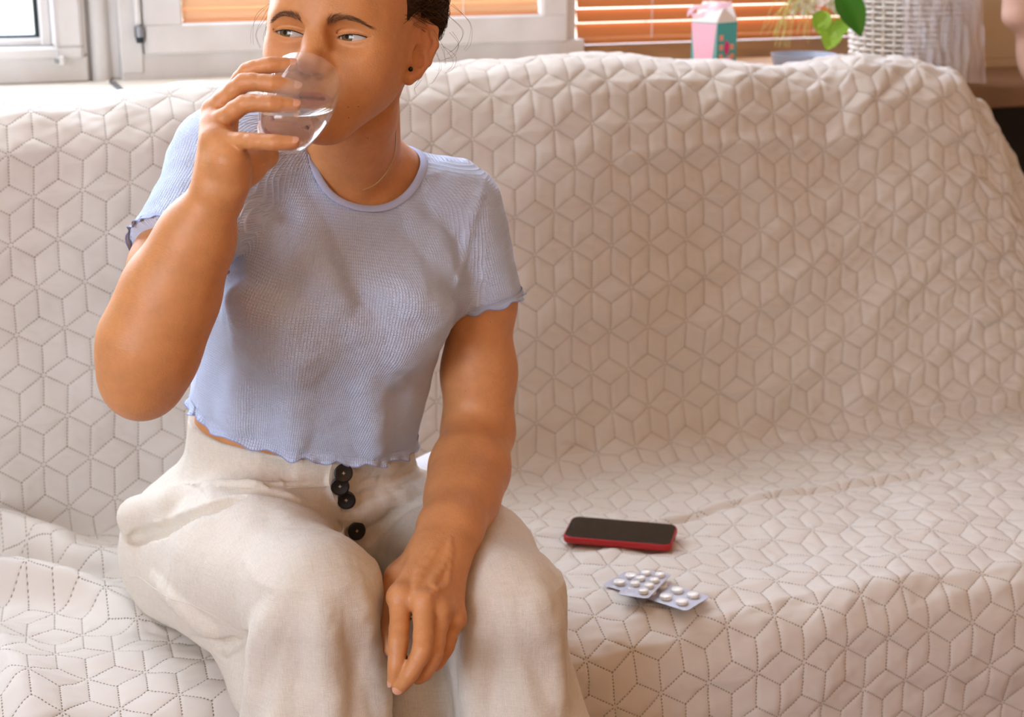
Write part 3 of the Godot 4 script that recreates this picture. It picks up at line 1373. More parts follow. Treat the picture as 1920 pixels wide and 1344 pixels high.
func person():
	who = thing("person", "woman in lilac cropped tee and cream trousers sitting on the sofa, drinking from a tumbler", "person", Vector3.ZERO)
	HO = at(651, 66, 1.66)
	var dc := CAM - HO
	var az := atan2(-dc.x, dc.z) + deg_to_rad(20.5)
	HB = Basis(Vector3.UP, 0.0)
	var hz := Vector3(-sin(az), 0, cos(az))
	var hy := Vector3.UP
	var hx := hy.cross(hz)
	var pt := deg_to_rad(5.0)
	HB = Basis(hx, hy * cos(pt) - hz * sin(pt), hz * cos(pt) + hy * sin(pt))
	torso_rows = [
		[at(560, 985, 2.03), 0.160, 0.112], [at(568, 850, 1.975), 0.137, 0.092], [at(588, 700, 1.92), 0.138, 0.096], [at(622, 560, 1.875), 0.139, 0.098],
		[at(645, 450, 1.86), 0.143, 0.088], [at(662, 375, 1.865), 0.130, 0.070], [at(672, 318, 1.87), 0.085, 0.052], [at(674, 270, 1.875), 0.050, 0.045]]
	S_UP = (torso_rows[7][0] - torso_rows[0][0]).normalized()
	HB = HB * Basis(Vector3(0, 0, 1), deg_to_rad(-2.3))
	make_skin()
	make_clothes()
	build_body()
	build_clothes()
	build_head_parts()
	hair()
	head_details()


func make_skin():
	var f := Field.new()
	skin = f
	trunk(f)
	arm_right(f)
	arm_left(f)
	make_head(f)


func trunk(f: Field):
	f.tower(torso_rows.slice(0, 7), S_UP, Vector3.RIGHT, 0.02)
	f.limb(at(668, 190, 1.74), at(669, 325, 1.86), 0.047, 0.052, 0.025)
	f.limb(at(674, 325, 1.875), at(830, 360, 1.90), 0.040, 0.034, 0.04)
	f.limb(at(674, 325, 1.875), at(470, 320, 1.79), 0.040, 0.034, 0.04)
	# collar bones and the sinews of the neck
	f.limb(hp(0.045, -0.040, -0.022), at(676, 345, 1.812), 0.010, 0.008, 0.02)

func arm_right(f: Field):
	f.chain([at(415, 320, 1.77), at(330, 505, 1.70), at(272, 680, 1.63)], [0.047, 0.044, 0.040], 0.03)
	f.chain([at(264, 716, 1.612), at(282, 640, 1.600), at(322, 545, 1.585), at(368, 445, 1.56), at(405, 362, 1.535)], [0.039, 0.0455, 0.043, 0.0325, 0.0205], 0.03)
	hand_right(f)


func arm_left(f: Field):
	f.chain([at(862, 400, 1.895), at(900, 560, 1.92), at(898, 700, 1.95), at(897, 800, 1.96)], [0.050, 0.0385, 0.0405, 0.0395], 0.03)
	f.chain([at(896, 815, 1.955), at(880, 880, 1.90), at(866, 935, 1.85), at(846, 990, 1.795), at(832, 1040, 1.765)], [0.0395, 0.0425, 0.0375, 0.0300, 0.0250], 0.03)
	hand_left(f)


func hand_right(f: Field):
	var w := at(410, 350, 1.532)
	var mc := [at(425, 190, 1.560), at(400, 207, 1.545), at(402, 236, 1.531), at(405, 262, 1.520)]
	f.limb(at(398, 372, 1.54), at(412, 325, 1.528), 0.0195, 0.019, 0.012)
	f.limb(at(424, 372, 1.54), at(434, 325, 1.524), 0.0165, 0.0165, 0.012)
	var rr := [0.0115, 0.0115, 0.0112, 0.0108]
	for i in 4:
		f.limb(w, mc[i], 0.0165, rr[i], 0.014)
	f.limb(mc[0], mc[3], 0.0105, 0.0105, 0.012)
	f.chain([at(436, 345, 1.522), at(430, 300, 1.512), at(418, 268, 1.516)], [0.0135, 0.0165, 0.0115], 0.012)      # heel of the hand on the little finger's side
	f.chain([at(428, 335, 1.545), at(462, 312, 1.552), at(496, 292, 1.572)], [0.015, 0.0155, 0.0125], 0.014)        # ball of the thumb
	f.chain([at(496, 292, 1.572), at(505, 240, 1.612), at(540, 195, 1.632)], [0.0115, 0.0100, 0.0085], 0.008)       # thumb behind the tumbler
	var fin := [
		[at(425, 190, 1.560), at(464, 131, 1.545), at(508, 121, 1.537), at(545, 122, 1.541)],
		[at(400, 207, 1.545), at(457, 152, 1.527), at(512, 157, 1.520), at(552, 165, 1.526)],
		[at(402, 236, 1.531), at(458, 193, 1.512), at(510, 194, 1.503), at(551, 199, 1.508)],
		[at(405, 262, 1.520), at(476, 265, 1.493), at(515, 267, 1.483), at(550, 268, 1.485)]]
	var fr := [[0.0105, 0.0082, 0.0076, 0.0066], [0.0108, 0.0088, 0.0082, 0.0070], [0.0105, 0.0085, 0.0078, 0.0066], [0.0098, 0.0078, 0.0070, 0.0060]]
	for i in 4:
		finger(f, fin[i], fr[i])
		nails.append([fin[i][2], fin[i][3], fr[i][3], -fwd * 0.75 + upv * 0.55])
	knuckle_lines.append([fin, fr])


# a finger as one smooth curve through its joints
func finger(f: Field, j: Array, r: Array):
	var p := []
	var w := []
	for i in 3:
		for t in [0.0, 0.30, 0.70]:
			p.append(j[i].lerp(j[i + 1], t))
			w.append(lerpf(r[i], r[i + 1], t) * (0.96 if t > 0.0 else 1.0))
	p.append(j[3])
	w.append(r[3])
	# ease the corners at the joints
	for i in [3, 6]:
		p[i] = p[i].lerp((p[i - 1] + p[i + 1]) * 0.5, 0.35)
	f.chain(p, w, 0.0030)


var nails := []
var knuckle_lines := []
var veins := []


func hand_left(f: Field):
	var mc := [at(752, 1120, 1.700), at(795, 1130, 1.690), at(826, 1146, 1.700), at(850, 1160, 1.718)]
	var rr := [0.0135, 0.0135, 0.0128, 0.0120]
	f.limb(at(826, 990, 1.79), at(812, 1040, 1.755), 0.0235, 0.0205, 0.014)
	f.limb(at(858, 990, 1.79), at(842, 1045, 1.76), 0.0225, 0.0195, 0.014)
	for i in 4:
		f.limb(at(806 + 12 * i, 1035, 1.762), mc[i], 0.0195, rr[i], 0.016)
	f.limb(mc[0], mc[3], 0.0125, 0.0118, 0.012)
	f.chain([at(800, 1035, 1.775), at(752, 1085, 1.755), at(728, 1125, 1.745), at(722, 1175, 1.735), at(732, 1215, 1.725)], [0.018, 0.0165, 0.0120, 0.0102, 0.0085], 0.014)
	var fin := [
		[mc[0], at(747, 1203, 1.670), at(744, 1248, 1.668), at(740, 1276, 1.674)],
		[mc[1], at(793, 1220, 1.662), at(768, 1264, 1.664), at(750, 1287, 1.672)],
		[mc[2], at(813, 1230, 1.678), at(796, 1260, 1.682), at(783, 1270, 1.688)],
		[mc[3], at(836, 1214, 1.704), at(820, 1240, 1.706), at(811, 1249, 1.710)]]
	var fr := [[0.0122, 0.0104, 0.0092, 0.0076], [0.0122, 0.0104, 0.0090, 0.0076], [0.0115, 0.0098, 0.0086, 0.0074], [0.0106, 0.0088, 0.0078, 0.0068]]
	for i in 4:
		finger(f, fin[i], fr[i])
	nails.append([fin[0][2], fin[0][3], fr[0][3], -fwd * 0.4 - rgt * 0.9])
	nails.append([fin[1][2], fin[1][3], fr[1][3], -fwd * 0.8 - upv * 0.2 - rgt * 0.3])
	# knuckles, tendons and veins
	for i in 3:
		f.ball(mc[i] - fwd * 0.0045 + upv * 0.003, Vector3.ONE * 0.0105, 0.008)
	var base := Field.new()
	for i in f.typ.size():
		pass
	ridges(f, f, [Vector2(846, 1010), Vector2(838, 1050), Vector2(815, 1082), Vector2(812, 1098), Vector2(822, 1106)], 0.0034, 0.0010, 0.004)
	ridges(f, f, [Vector2(850, 1030), Vector2(842, 1075), Vector2(838, 1095), Vector2(820, 1105), Vector2(800, 1122)], 0.0034, 0.0009, 0.004)
	ridges(f, f, [Vector2(822, 1020), Vector2(790, 1070), Vector2(778, 1105)], 0.004, 0.0006, 0.006)


func make_head(f: Field):
	hball(f, [0, 0.036, -0.006], [0.069, 0.088, 0.090], 0.02)
	hball(f, [0, 0.036, 0.018], [0.058, 0.062, 0.065], 0.03)
	hball(f, [0, -0.018, 0.026], [0.051, 0.050, 0.053], 0.03)
	hball(f, [0, -0.047, 0.024], [0.034, 0.032, 0.042], 0.03)
	for s in [-1.0, 1.0]:
		hball(f, [s * 0.039, -0.018, 0.048], [0.0205, 0.019, 0.021], 0.03)
		hball(f, [s * 0.029, -0.042, 0.050], [0.023, 0.024, 0.022], 0.03)
		hlimb(f, [[s * 0.044, -0.020, 0.000], [s * 0.035, -0.043, 0.017], [s * 0.013, -0.083, 0.056]], [0.0125, 0.0125, 0.0120], 0.03)
		hlimb(f, [[s * 0.009, 0.015, 0.0735], [s * 0.030, 0.0185, 0.067], [s * 0.046, 0.013, 0.051]], [0.0095, 0.0095, 0.008], 0.018)
	hball(f, [0, -0.057, 0.060], [0.029, 0.028, 0.026], 0.025)
	hball(f, [0, -0.084, 0.060], [0.017, 0.013, 0.015], 0.020)
	for s in [-1.0, 1.0]:
		hball(f, [s * 0.0310, -0.001, 0.0845], [0.019, 0.0125, 0.0135], 0.014, 1)
		hball(f, [s * 0.0165, -0.001, 0.0810], [0.007, 0.008, 0.007], 0.010, 1)
	# nose
	hlimb(f, [[0, 0.006, 0.0755], [0, -0.010, 0.0850], [0, -0.0225, 0.0950]], [0.0075, 0.0078, 0.0095], 0.012)
	hball(f, [0, -0.0260, 0.0980], [0.0105, 0.0095, 0.0100], 0.008)
	for s in [-1.0, 1.0]:
		hball(f, [s * 0.0125, -0.0300, 0.0870], [0.0072, 0.0070, 0.0090], 0.007)
		hball(f, [s * 0.0068, -0.0372, 0.0905], [0.0036, 0.0042, 0.0052], 0.003, 1)
	# lips
	hlimb(f, [[-0.020, -0.0575, 0.0730], [-0.008, -0.0535, 0.0835], [0, -0.0548, 0.0842], [0.008, -0.0535, 0.0835], [0.020, -0.0575, 0.0730]], [0.0022, 0.0040, 0.0036, 0.0040, 0.0022], 0.005)
	hlimb(f, [[-0.018, -0.0600, 0.0735], [0, -0.0640, 0.0830], [0.018, -0.0600, 0.0735]], [0.0026, 0.0052, 0.0026], 0.005)
	hlimb(f, [[-0.0215, -0.0578, 0.0755], [-0.011, -0.0582, 0.0862], [0, -0.0588, 0.0884], [0.011, -0.0582, 0.0862], [0.0215, -0.0578, 0.0755]], [0.0003, 0.0012, 0.0013, 0.0012, 0.0003], 0.002, 1)
	# eyelids: a lid over each eyeball, opened by an almond
	for s in [-1.0, 1.0]:
		hball(f, [s * 0.0310, -0.001, 0.0605], [0.0198, 0.0150, 0.0145], 0.0022)
		var crease := []
		var cr := []
		for k in 17:
			var dx := lerpf(-0.0160, 0.0180, k / 16.0)
			var yy := 0.0066 * (1.0 - pow(dx / 0.022, 2.0))
			var zz := 0.0605 + 0.0145 * sqrt(maxf(0.08, 1.0 - pow(dx / 0.0198, 2.0) - pow(yy / 0.0150, 2.0)))
			crease.append([s * (0.0310 + dx), yy - 0.001, zz + 0.0010])
			cr.append(0.0014 * sqrt(sin(PI * (k + 0.5) / 17.0)))
		hlimb(f, crease, cr, 0.0020, 1)
		f._add(3, 1, hp(s * 0.0312, -0.0012, 0.0700), 0.030, 0.0012)
		var i := f.typ.size() - 1
		var tilt := Basis(Vector3(0, 0, 1), s * 0.05)
		f.inv[i] = (HB * tilt).inverse()
		f.rad[i] = Vector3(0.0152, 0.0034, 0.0029) * HS
	# ears
	for s in [-1.0, 1.0]:
		var o := Vector3(s * 0.0650, -0.012, -0.006)
		var e := func(z: float, y: float, out: float) -> Array:
			var back := -z
			return [o.x + s * (out + maxf(back, -0.01) * 0.52), o.y + y * 0.92, o.z + z + y * -0.22]
		var turn := Basis(Vector3.UP, -s * 0.48)
		var ha := func(pts: Array, r: Array, k: float, cut := 0):
			hlimb(f, pts, r, k, cut)
		hball(f, e.call(-0.006, 0.001, -0.0005), [0.0060, 0.0275, 0.0165], 0.006, 0, turn)
		hball(f, e.call(-0.001, 0.000, -0.006), [0.0080, 0.0240, 0.0130], 0.006)
		hball(f, e.call(-0.007, 0.017, -0.002), [0.0070, 0.0130, 0.0120], 0.006, 0, turn)
		ha.call([e.call(0.006, 0.004, 0.003), e.call(0.010, 0.013, 0.003), e.call(0.006, 0.026, 0.004), e.call(-0.006, 0.031, 0.005), e.call(-0.017, 0.024, 0.006), e.call(-0.020, 0.008, 0.006), e.call(-0.015, -0.010, 0.005), e.call(-0.006, -0.022, 0.003), e.call(0.001, -0.028, 0.001)], [0.0028, 0.0034, 0.0038, 0.0040, 0.0040, 0.0038, 0.0036, 0.0052, 0.0064], 0.003)
		ha.call([e.call(-0.004, 0.022, 0.004), e.call(-0.012, 0.010, 0.005), e.call(-0.010, -0.006, 0.005), e.call(-0.003, -0.014, 0.004)], [0.0022, 0.0026, 0.0028, 0.0024], 0.004)
		ha.call([e.call(0.008, -0.004, 0.002), e.call(0.006, -0.010, 0.003)], [0.0038, 0.0030], 0.004)
		hball(f, e.call(-0.001, -0.004, 0.0070), [0.0055, 0.0105, 0.0075], 0.003, 1, turn)
		hball(f, e.call(-0.004, 0.019, 0.0085), [0.0036, 0.0070, 0.0050], 0.003, 1, turn)


func skin_color(p: Vector3, n: Vector3) -> Color:
	var c := Color(0.62, 0.27, 0.100)           # linear
	var l := HB.inverse() * (p - HO) / HS
	c = c * (1.0 + 0.05 * broad.get_noise_3dv(p * 40.0) + 0.04 * broad.get_noise_3dv(p * 130.0))
	if absf(l.x) < 0.10 and absf(l.z) < 0.13 and l.y > -0.12 and l.y < 0.13:
		var rosy := Color(0.60, 0.215, 0.11)
		for s in [-1.0, 1.0]:
			c = c.lerp(rosy, 0.55 * exp(-Vector3(l.x - s * 0.040, l.y + 0.030, l.z - 0.055).length_squared() / 0.00040))
			c = c.lerp(Color(0.48, 0.22, 0.11), 0.35 * exp(-Vector3(l.x - s * 0.026, l.y + 0.016, l.z - 0.070).length_squared() / 0.00006))
		c = c.lerp(rosy, 0.45 * exp(-Vector3(l.x, l.y + 0.031, l.z - 0.105).length_squared() / 0.00015))
		c = c.lerp(Color(0.60, 0.225, 0.11), 0.5 * smoothstep(0.062, 0.074, absf(l.x)))
		# the brows' ground tone
		for s in [-1.0, 1.0]:
			var bt: float = (l.x * s - 0.0125) / 0.0355
			if bt > -0.05 and bt < 1.1 and l.z > 0.03:
				var by := 0.0100 + 0.0080 * sin(PI * minf(bt * 0.82 + 0.05, 1.0)) - 0.004 * bt * bt
				var bw := lerpf(0.0030, 0.0012, bt * bt)
				c = c.lerp(Color(0.22, 0.115, 0.06), 0.55 * exp(-pow((l.y - by) / bw, 2.0)) * smoothstep(-0.05, 0.1, bt) * smoothstep(1.1, 0.8, bt))
		# lips
		var wx := l.x / 0.0215
		if absf(wx) < 1.0 and l.z > 0.06:
			var up := -0.0515 - 0.0055 * wx * wx + 0.0012 * exp(-wx * wx * 30.0) * -1.0
			var lo := -0.0675 + 0.0080 * wx * wx
			var m := smoothstep(0.0, 0.0012, up - l.y) * smoothstep(0.0, 0.0015, l.y - lo) * smoothstep(1.0, 0.9, absf(wx))
			c = c.lerp(Color(0.46, 0.135, 0.115), 0.85 * m)
	# knuckles and finger tips are redder
	for kl in knuckle_lines:
		for i in 4:
			for j in 3:
				var q: Vector3 = kl[0][i][j]
				c = c.lerp(Color(0.58, 0.23, 0.10), 0.30 * exp(-p.distance_squared_to(q) / 0.00009))
			c = c.lerp(Color(0.62, 0.27, 0.14), 0.5 * exp(-p.distance_squared_to(kl[0][i][3]) / 0.00010))
	c.a = 1.0
	return c


func build_body():
	var parts := []
	var hf := Field.new()
	trunk(hf)
	make_head(hf)
	parts.append(net(hf, HO + Vector3(-0.16, -0.215, -0.16), HO + Vector3(0.16, 0.15, 0.16), 0.0018))
	nails.clear()
	knuckle_lines.clear()
	var rf := Field.new()
	arm_right(rf)
	parts.append(net(rf, Vector3(-0.42, 0.74, 0.02), Vector3(0.0, 1.155, 0.48), 0.0024))
	var lf := Field.new()
	arm_left(lf)
	parts.append(net(lf, Vector3(-0.06, 0.42, -0.06), Vector3(0.25, 0.98, 0.46), 0.0026))
	var tf := Field.new()
	trunk(tf)
	parts.append(net(tf, at(350, 880, 2.1) - Vector3(0.03, 0.0, 0.10), at(820, 760, 1.80) + Vector3(0.03, 0.02, 0.10), 0.005))
	put("body", net_mesh(parts, skin_color), M.skin, who)


func make_clothes():
	var f := Field.new()
	shirt = f
	var rows := []
	for r in torso_rows.slice(0, 7):
		rows.append([r[0], r[1] + 0.0065, r[2] + 0.0065])
	f.tower(rows, S_UP, Vector3.RIGHT, 0.02)
	f.limb(at(674, 335, 1.875), at(835, 385, 1.90), 0.045, 0.046, 0.05)
	f.limb(at(674, 330, 1.875), at(470, 312, 1.79), 0.045, 0.042, 0.05)
	# bust
	f.ball(at(735, 590, 1.825), Vector3(0.058, 0.058, 0.052), 0.06)
	f.ball(at(535, 600, 1.765), Vector3(0.058, 0.058, 0.052), 0.06)
	# sleeves
	slv = [[at(425, 305, 1.775), at(333, 474, 1.695)], [at(856, 396, 1.892), at(905, 562, 1.922)]]
	slv_n = [(slv[0][1] - slv[0][0]).normalized(), ((slv[1][1] - slv[1][0]).normalized() + Vector3.DOWN * 0.4).normalized()]
	f.ball(slv[0][0], Vector3.ONE * 0.058, 0.05)
	f.sleeve(slv[0][0], slv[0][1], 0.055, 0.054, slv_n[0], 0.03)
	f.sleeve(slv[1][0], slv[1][1], 0.056, 0.0482, slv_n[1], 0.03)
	hem_plane = Plane(at(345, 742, 1.90), at(660, 868, 1.87), at(800, 822, 2.0))
	if hem_plane.normal.dot(S_UP) > 0:
		hem_plane = -hem_plane      # the normal points down
	var p := Field.new()
	pants = p
	p.tower([[at(560, 1060, 2.06), 0.150, 0.115], [at(560, 985, 2.03), 0.168, 0.122], [at(565, 915, 2.00), 0.152, 0.108], [at(567, 838, 1.972), 0.1435, 0.0990], [at(570, 800, 1.960), 0.1420, 0.0985]], S_UP, Vector3.RIGHT, 0.02)
	p.chain([at(350, 1012, 1.99), at(470, 1062, 1.86), at(598, 1112, 1.725)], [0.080, 0.083, 0.067], 0.05)
	p.chain([at(775, 1000, 2.07), at(868, 1070, 1.935), at(948, 1128, 1.80)], [0.080, 0.080, 0.066], 0.05)
	p.chain([at(345, 1065, 2.0), at(465, 1120, 1.875)], [0.068, 0.066], 0.04)
	p.chain([at(790, 1050, 2.08), at(900, 1130, 1.93)], [0.070, 0.060], 0.04)
	var rk := at(592, 1120, 1.735)
	var lk := at(950, 1135, 1.81)
	p.tower([[rk + Vector3(-0.02, -0.56, 0.06), 0.115, 0.110], [rk + Vector3(-0.015, -0.30, 0.045), 0.098, 0.092], [rk + Vector3(-0.008, -0.13, 0.018), 0.080, 0.082], [rk + Vector3(0, -0.04, 0.0), 0.068, 0.066], [rk + Vector3(0, 0.02, 0), 0.052, 0.050]], Vector3.UP, Vector3.RIGHT, 0.035, [[0.015, 0.0, 7.0, 0.6, 1.2]])
	p.tower([[lk + Vector3(0.02, -0.54, 0.06), 0.115, 0.110], [lk + Vector3(0.015, -0.30, 0.045), 0.096, 0.092], [lk + Vector3(0.008, -0.13, 0.018), 0.078, 0.080], [lk + Vector3(0, -0.04, 0.0), 0.068, 0.066], [lk + Vector3(0, 0.02, 0), 0.050, 0.050]], Vector3.UP, Vector3.RIGHT, 0.035, [[0.015, 0.0, 6.0, 2.1, 0.8]])
	p.chain([at(452, 1185, 1.82), at(492, 1290, 1.80)], [0.034, 0.036], 0.03)
	p.chain([at(745, 1215, 1.86), at(775, 1300, 1.88), at(790, 1420, 1.93)], [0.040, 0.050, 0.055], 0.03)
	# the gaping pocket at her right hip
	p.chain([at(262, 968, 1.945), at(330, 945, 1.905), at(400, 932, 1.885), at(475, 915, 1.875)], [0.026, 0.021, 0.014, 0.006], 0.010)


func build_clothes():
	var f := shirt
	# neck hole
	var c3 := circle3(at(562, 290, 1.80), at(690, 355, 1.785), at(769, 262, 1.885))
	var nc: Vector3 = c3[1]
	f.limb(c3[0] + nc * 0.30, c3[0] - nc * 0.03, c3[2] + 0.02, c3[2], 0.002, 1)
	var hp0 := hem_plane
	f.extra = func(q: Vector3, d: float) -> float:
		return maxf(d + 0.0012 * broad.get_noise_3dv(q * 28.0), hp0.distance_to(q))
	for l in SHIRT_FOLDS:
		ridges(f, f, l[0], l[1], l[2], l[3])
	var body := net(f, Vector3(-0.34, 0.60, -0.12), Vector3(0.30, 1.10, 0.28), 0.004)
	put("tee", shirt_mesh(body), M.waffle, who)
	trim_tee(c3)
	var g := pants
	for l in PANTS_FOLDS:
		ridges(g, g, l[0], l[1], l[2], l[3], 1 if l.size() > 4 else 0)
	g.extra = func(q: Vector3, d: float) -> float:
		return d + 0.0018 * broad.get_noise_3dv(q * Vector3(16.0, 9.0, 16.0)) + 0.0007 * fine.get_noise_3dv(q * Vector3(50, 30, 50))
	var tr := net(g, Vector3(-0.36, 0.0, -0.25), Vector3(0.36, 0.76, 0.42), 0.004)
	var trousers := put("trousers", net_mesh([tr]), M.linen, who)
	buttons(trousers)
	var st := begin()
	for line in [[[243, 1080], [262, 1083], [285, 1100], [320, 1122], [365, 1136], [440, 1176]], [[410, 912], [470, 916], [540, 914], [612, 912]], [[622, 868], [617, 905], [633, 950], [644, 985], [641, 1000]]]:
		var pts := []
		for q in line:
			pts.append(cast(g, q[0], q[1]) + fwd * 0.0003)
		tube(st, spline(pts, 5), 0.0008, 0.0008, 6)
	put("seam", st.commit(), M.linen, trousers)


func circle3(a: Vector3, b: Vector3, c: Vector3) -> Array:   # centre, axis pointing up, radius
	var ab := b - a
	var ac := c - a
	var n := ab.cross(ac)
	var o := a + (n.cross(ab) * ac.length_squared() + ac.cross(n) * ab.length_squared()) / (2.0 * n.length_squared())
	var axis := n.normalized()
	if axis.y < 0:
		axis = -axis
	return [o, axis, o.distance_to(a)]


func shirt_region(p: Vector3) -> int:
	for s in 2:
		var a: Vector3 = slv[s][0]
		var ab: Vector3 = slv[s][1] - a
		var t := (p - a).dot(ab) / ab.length_squared()
		if t > 0.18 and (p - a - ab * t).length() < 0.075 and (p.x < -0.13 if s == 0 else p.x > 0.165):
			return s + 1
	return 0


func shirt_uv(p: Vector3, region: int) -> Vector2:
	if region == 0:
		var q := p - (torso_rows[3][0] as Vector3)
		var y := q.dot(S_UP)
		q -= S_UP * y
		var x := (Vector3.RIGHT - S_UP * S_UP.x).normalized()
		var z := x.cross(S_UP)
		return Vector2(atan2(q.dot(x), maxf(q.dot(z), 0.0) + 0.06) * 0.19, y)
	var a: Vector3 = slv[region - 1][0]
	var ax: Vector3 = (slv[region - 1][1] - a).normalized()
	var q := p - a
	var y := q.dot(ax)
	q -= ax * y
	var z := (-fwd - ax * ax.dot(-fwd)).normalized()
	var x := ax.cross(z)
	return Vector2(atan2(q.dot(x), q.dot(z)) * 0.05, y)


func shirt_mesh(d: Dictionary) -> ArrayMesh:
	var v := PackedVector3Array(d.v)
	var n := PackedVector3Array(d.n)
	var reg := PackedByteArray()
	var uv := PackedVector2Array()
	for p in v:
		var r := shirt_region(p)
		reg.append(r)
		uv.append(shirt_uv(p, r))
	var idx := PackedInt32Array(d.i)
	var extra := {}
	for t in range(0, idx.size(), 3):
		var r0 := reg[idx[t]]
		if reg[idx[t + 1]] != r0 or reg[idx[t + 2]] != r0:
			for k in 3:
				var i := idx[t + k]
				if reg[i] != r0:
					var kk := i * 4 + r0
					if not extra.has(kk):
						extra[kk] = v.size()
						v.append(v[i])
						n.append(n[i])
						uv.append(shirt_uv(v[i], r0))
					idx[t + k] = extra[kk]
	var arr := []
	arr.resize(Mesh.ARRAY_MAX)
	arr[Mesh.ARRAY_VERTEX] = v
	arr[Mesh.ARRAY_NORMAL] = n
	arr[Mesh.ARRAY_INDEX] = idx
	arr[Mesh.ARRAY_TEX_UV] = uv
	var me := ArrayMesh.new()
	me.add_surface_from_arrays(Mesh.PRIMITIVE_TRIANGLES, arr)
	return me


func build_head_parts():
	for s in [-1.0, 1.0]:
		var pts := PackedVector3Array()
		var cs := PackedColorArray()
		var n := 96
		var m := 72
		var gaze := Vector2(-0.0042, 0.0006)
		for j in m + 1:
			for i in n:
				var th := (PI * 0.5) * j / m
				var ph := TAU * i / n
				var q := Vector3(sin(th) * cos(ph) * 0.0172, sin(th) * sin(ph) * 0.0122, cos(th) * 0.0126)
				pts.append(q * HS)
				var r := Vector2(q.x - gaze.x, q.y - gaze.y).length()
				var c := Color(0.52, 0.45, 0.41)
				if r < 0.0021:
					c = Color(0.012, 0.01, 0.01)
				elif r < 0.0060:
					c = Color(0.13, 0.10, 0.045).lerp(Color(0.04, 0.035, 0.02), smoothstep(0.0042, 0.0060, r))
				else:
					c = c.lerp(Color(0.45, 0.28, 0.24), smoothstep(0.010, 0.016, absf(q.x)))
				cs.append(c)
		var e := put("eye", grid_mesh(pts, n, m + 1, PackedVector2Array(), false, true, cs), M.eye, who)
		e.transform = Transform3D(HB, hp(s * 0.0310, -0.001, 0.0605))


var SHIRT_FOLDS := [
	[[Vector2(450, 390), Vector2(520, 450), Vector2(600, 540), Vector2(690, 630)], 0.020, 0.0035, 0.02],
	[[Vector2(560, 385), Vector2(590, 460), Vector2(640, 560)], 0.018, 0.003, 0.02],
	[[Vector2(862, 545), Vector2(822, 470), Vector2(760, 395)], 0.018, 0.0035, 0.02],
	[[Vector2(846, 600), Vector2(790, 565), Vector2(710, 545)], 0.018, 0.003, 0.02],
	[[Vector2(425, 560), Vector2(480, 590), Vector2(560, 600)], 0.018, 0.003, 0.02],
	[[Vector2(455, 700), Vector2(440, 770), Vector2(445, 830)], 0.014, 0.003, 0.02],
	[[Vector2(560, 690), Vector2(552, 770), Vector2(556, 850)], 0.014, 0.003, 0.02],
	[[Vector2(690, 720), Vector2(700, 790), Vector2(706, 860)], 0.014, 0.003, 0.02],
	[[Vector2(908, 338), Vector2(878, 440), Vector2(852, 555)], 0.006, 0.0016, 0.006]]
var PANTS_FOLDS := [
	[[Vector2(240, 1012), Vector2(300, 994), Vector2(370, 962), Vector2(450, 932)], 0.012, 0.015, 0.005, 1],
	[[Vector2(372, 905), Vector2(392, 918), Vector2(398, 935)], 0.006, 0.004, 0.004],
	[[Vector2(455, 905), Vector2(478, 912), Vector2(520, 922)], 0.006, 0.004, 0.004],
	[[Vector2(655, 975), Vector2(720, 940), Vector2(815, 905)], 0.016, 0.010, 0.010],
	[[Vector2(690, 1018), Vector2(740, 968), Vector2(830, 925)], 0.007, 0.006, 0.004, 1],
	[[Vector2(670, 906), Vector2(740, 893), Vector2(800, 868)], 0.005, 0.003, 0.004, 1],
	[[Vector2(665, 930), Vector2(730, 917), Vector2(800, 890)], 0.005, 0.003, 0.004, 1],
	[[Vector2(420, 915), Vector2(520, 925), Vector2(640, 985)], 0.007, 0.005, 0.006, 1],
	[[Vector2(622, 868), Vector2(617, 905), Vector2(635, 950), Vector2(645, 985), Vector2(640, 1005)], 0.005, 0.003, 0.002],
	[[Vector2(340, 905), Vector2(480, 905), Vector2(610, 912)], 0.003, 0.0015, 0.003],
	[[Vector2(290, 1090), Vector2(350, 1150), Vector2(400, 1190)], 0.012, 0.006, 0.012],
	[[Vector2(365, 1200), Vector2(420, 1215), Vector2(470, 1190)], 0.008, 0.008, 0.006, 1],
	[[Vector2(505, 1150), Vector2(485, 1230), Vector2(470, 1340)], 0.016, 0.009, 0.015],
	[[Vector2(600, 1130), Vector2(605, 1230), Vector2(620, 1340)], 0.014, 0.006, 0.015],
	[[Vector2(680, 1120), Vector2(700, 1220), Vector2(725, 1340)], 0.016, 0.005, 0.015],
	[[Vector2(900, 1130), Vector2(890, 1230), Vector2(880, 1340)], 0.016, 0.004, 0.015],
	[[Vector2(1010, 1110), Vector2(1035, 1220), Vector2(1040, 1340)], 0.016, 0.0045, 0.02]]


func surface_ring(f: Field, c: Vector3, n: Vector3, count: int, rmax: float) -> Array:   # where a field meets a plane, round a centre
	var u := n.cross(Vector3(0.2, 0.1, 1.0)).normalized()
	var w := n.cross(u).normalized()
	var out := []
	for i in count:
		var a := TAU * i / count
		var dir := u * cos(a) + w * sin(a)
		var lo := 0.0
		var hi := rmax
		for k in 22:
			var m := (lo + hi) * 0.5
			var p := c + dir * m
			var ids := f.near(p, 0.05)
			if ids.size() and f.value(p, ids) < 0.0:
				lo = m
			else:
				hi = m
		out.append([c + dir * lo, dir])
	return out


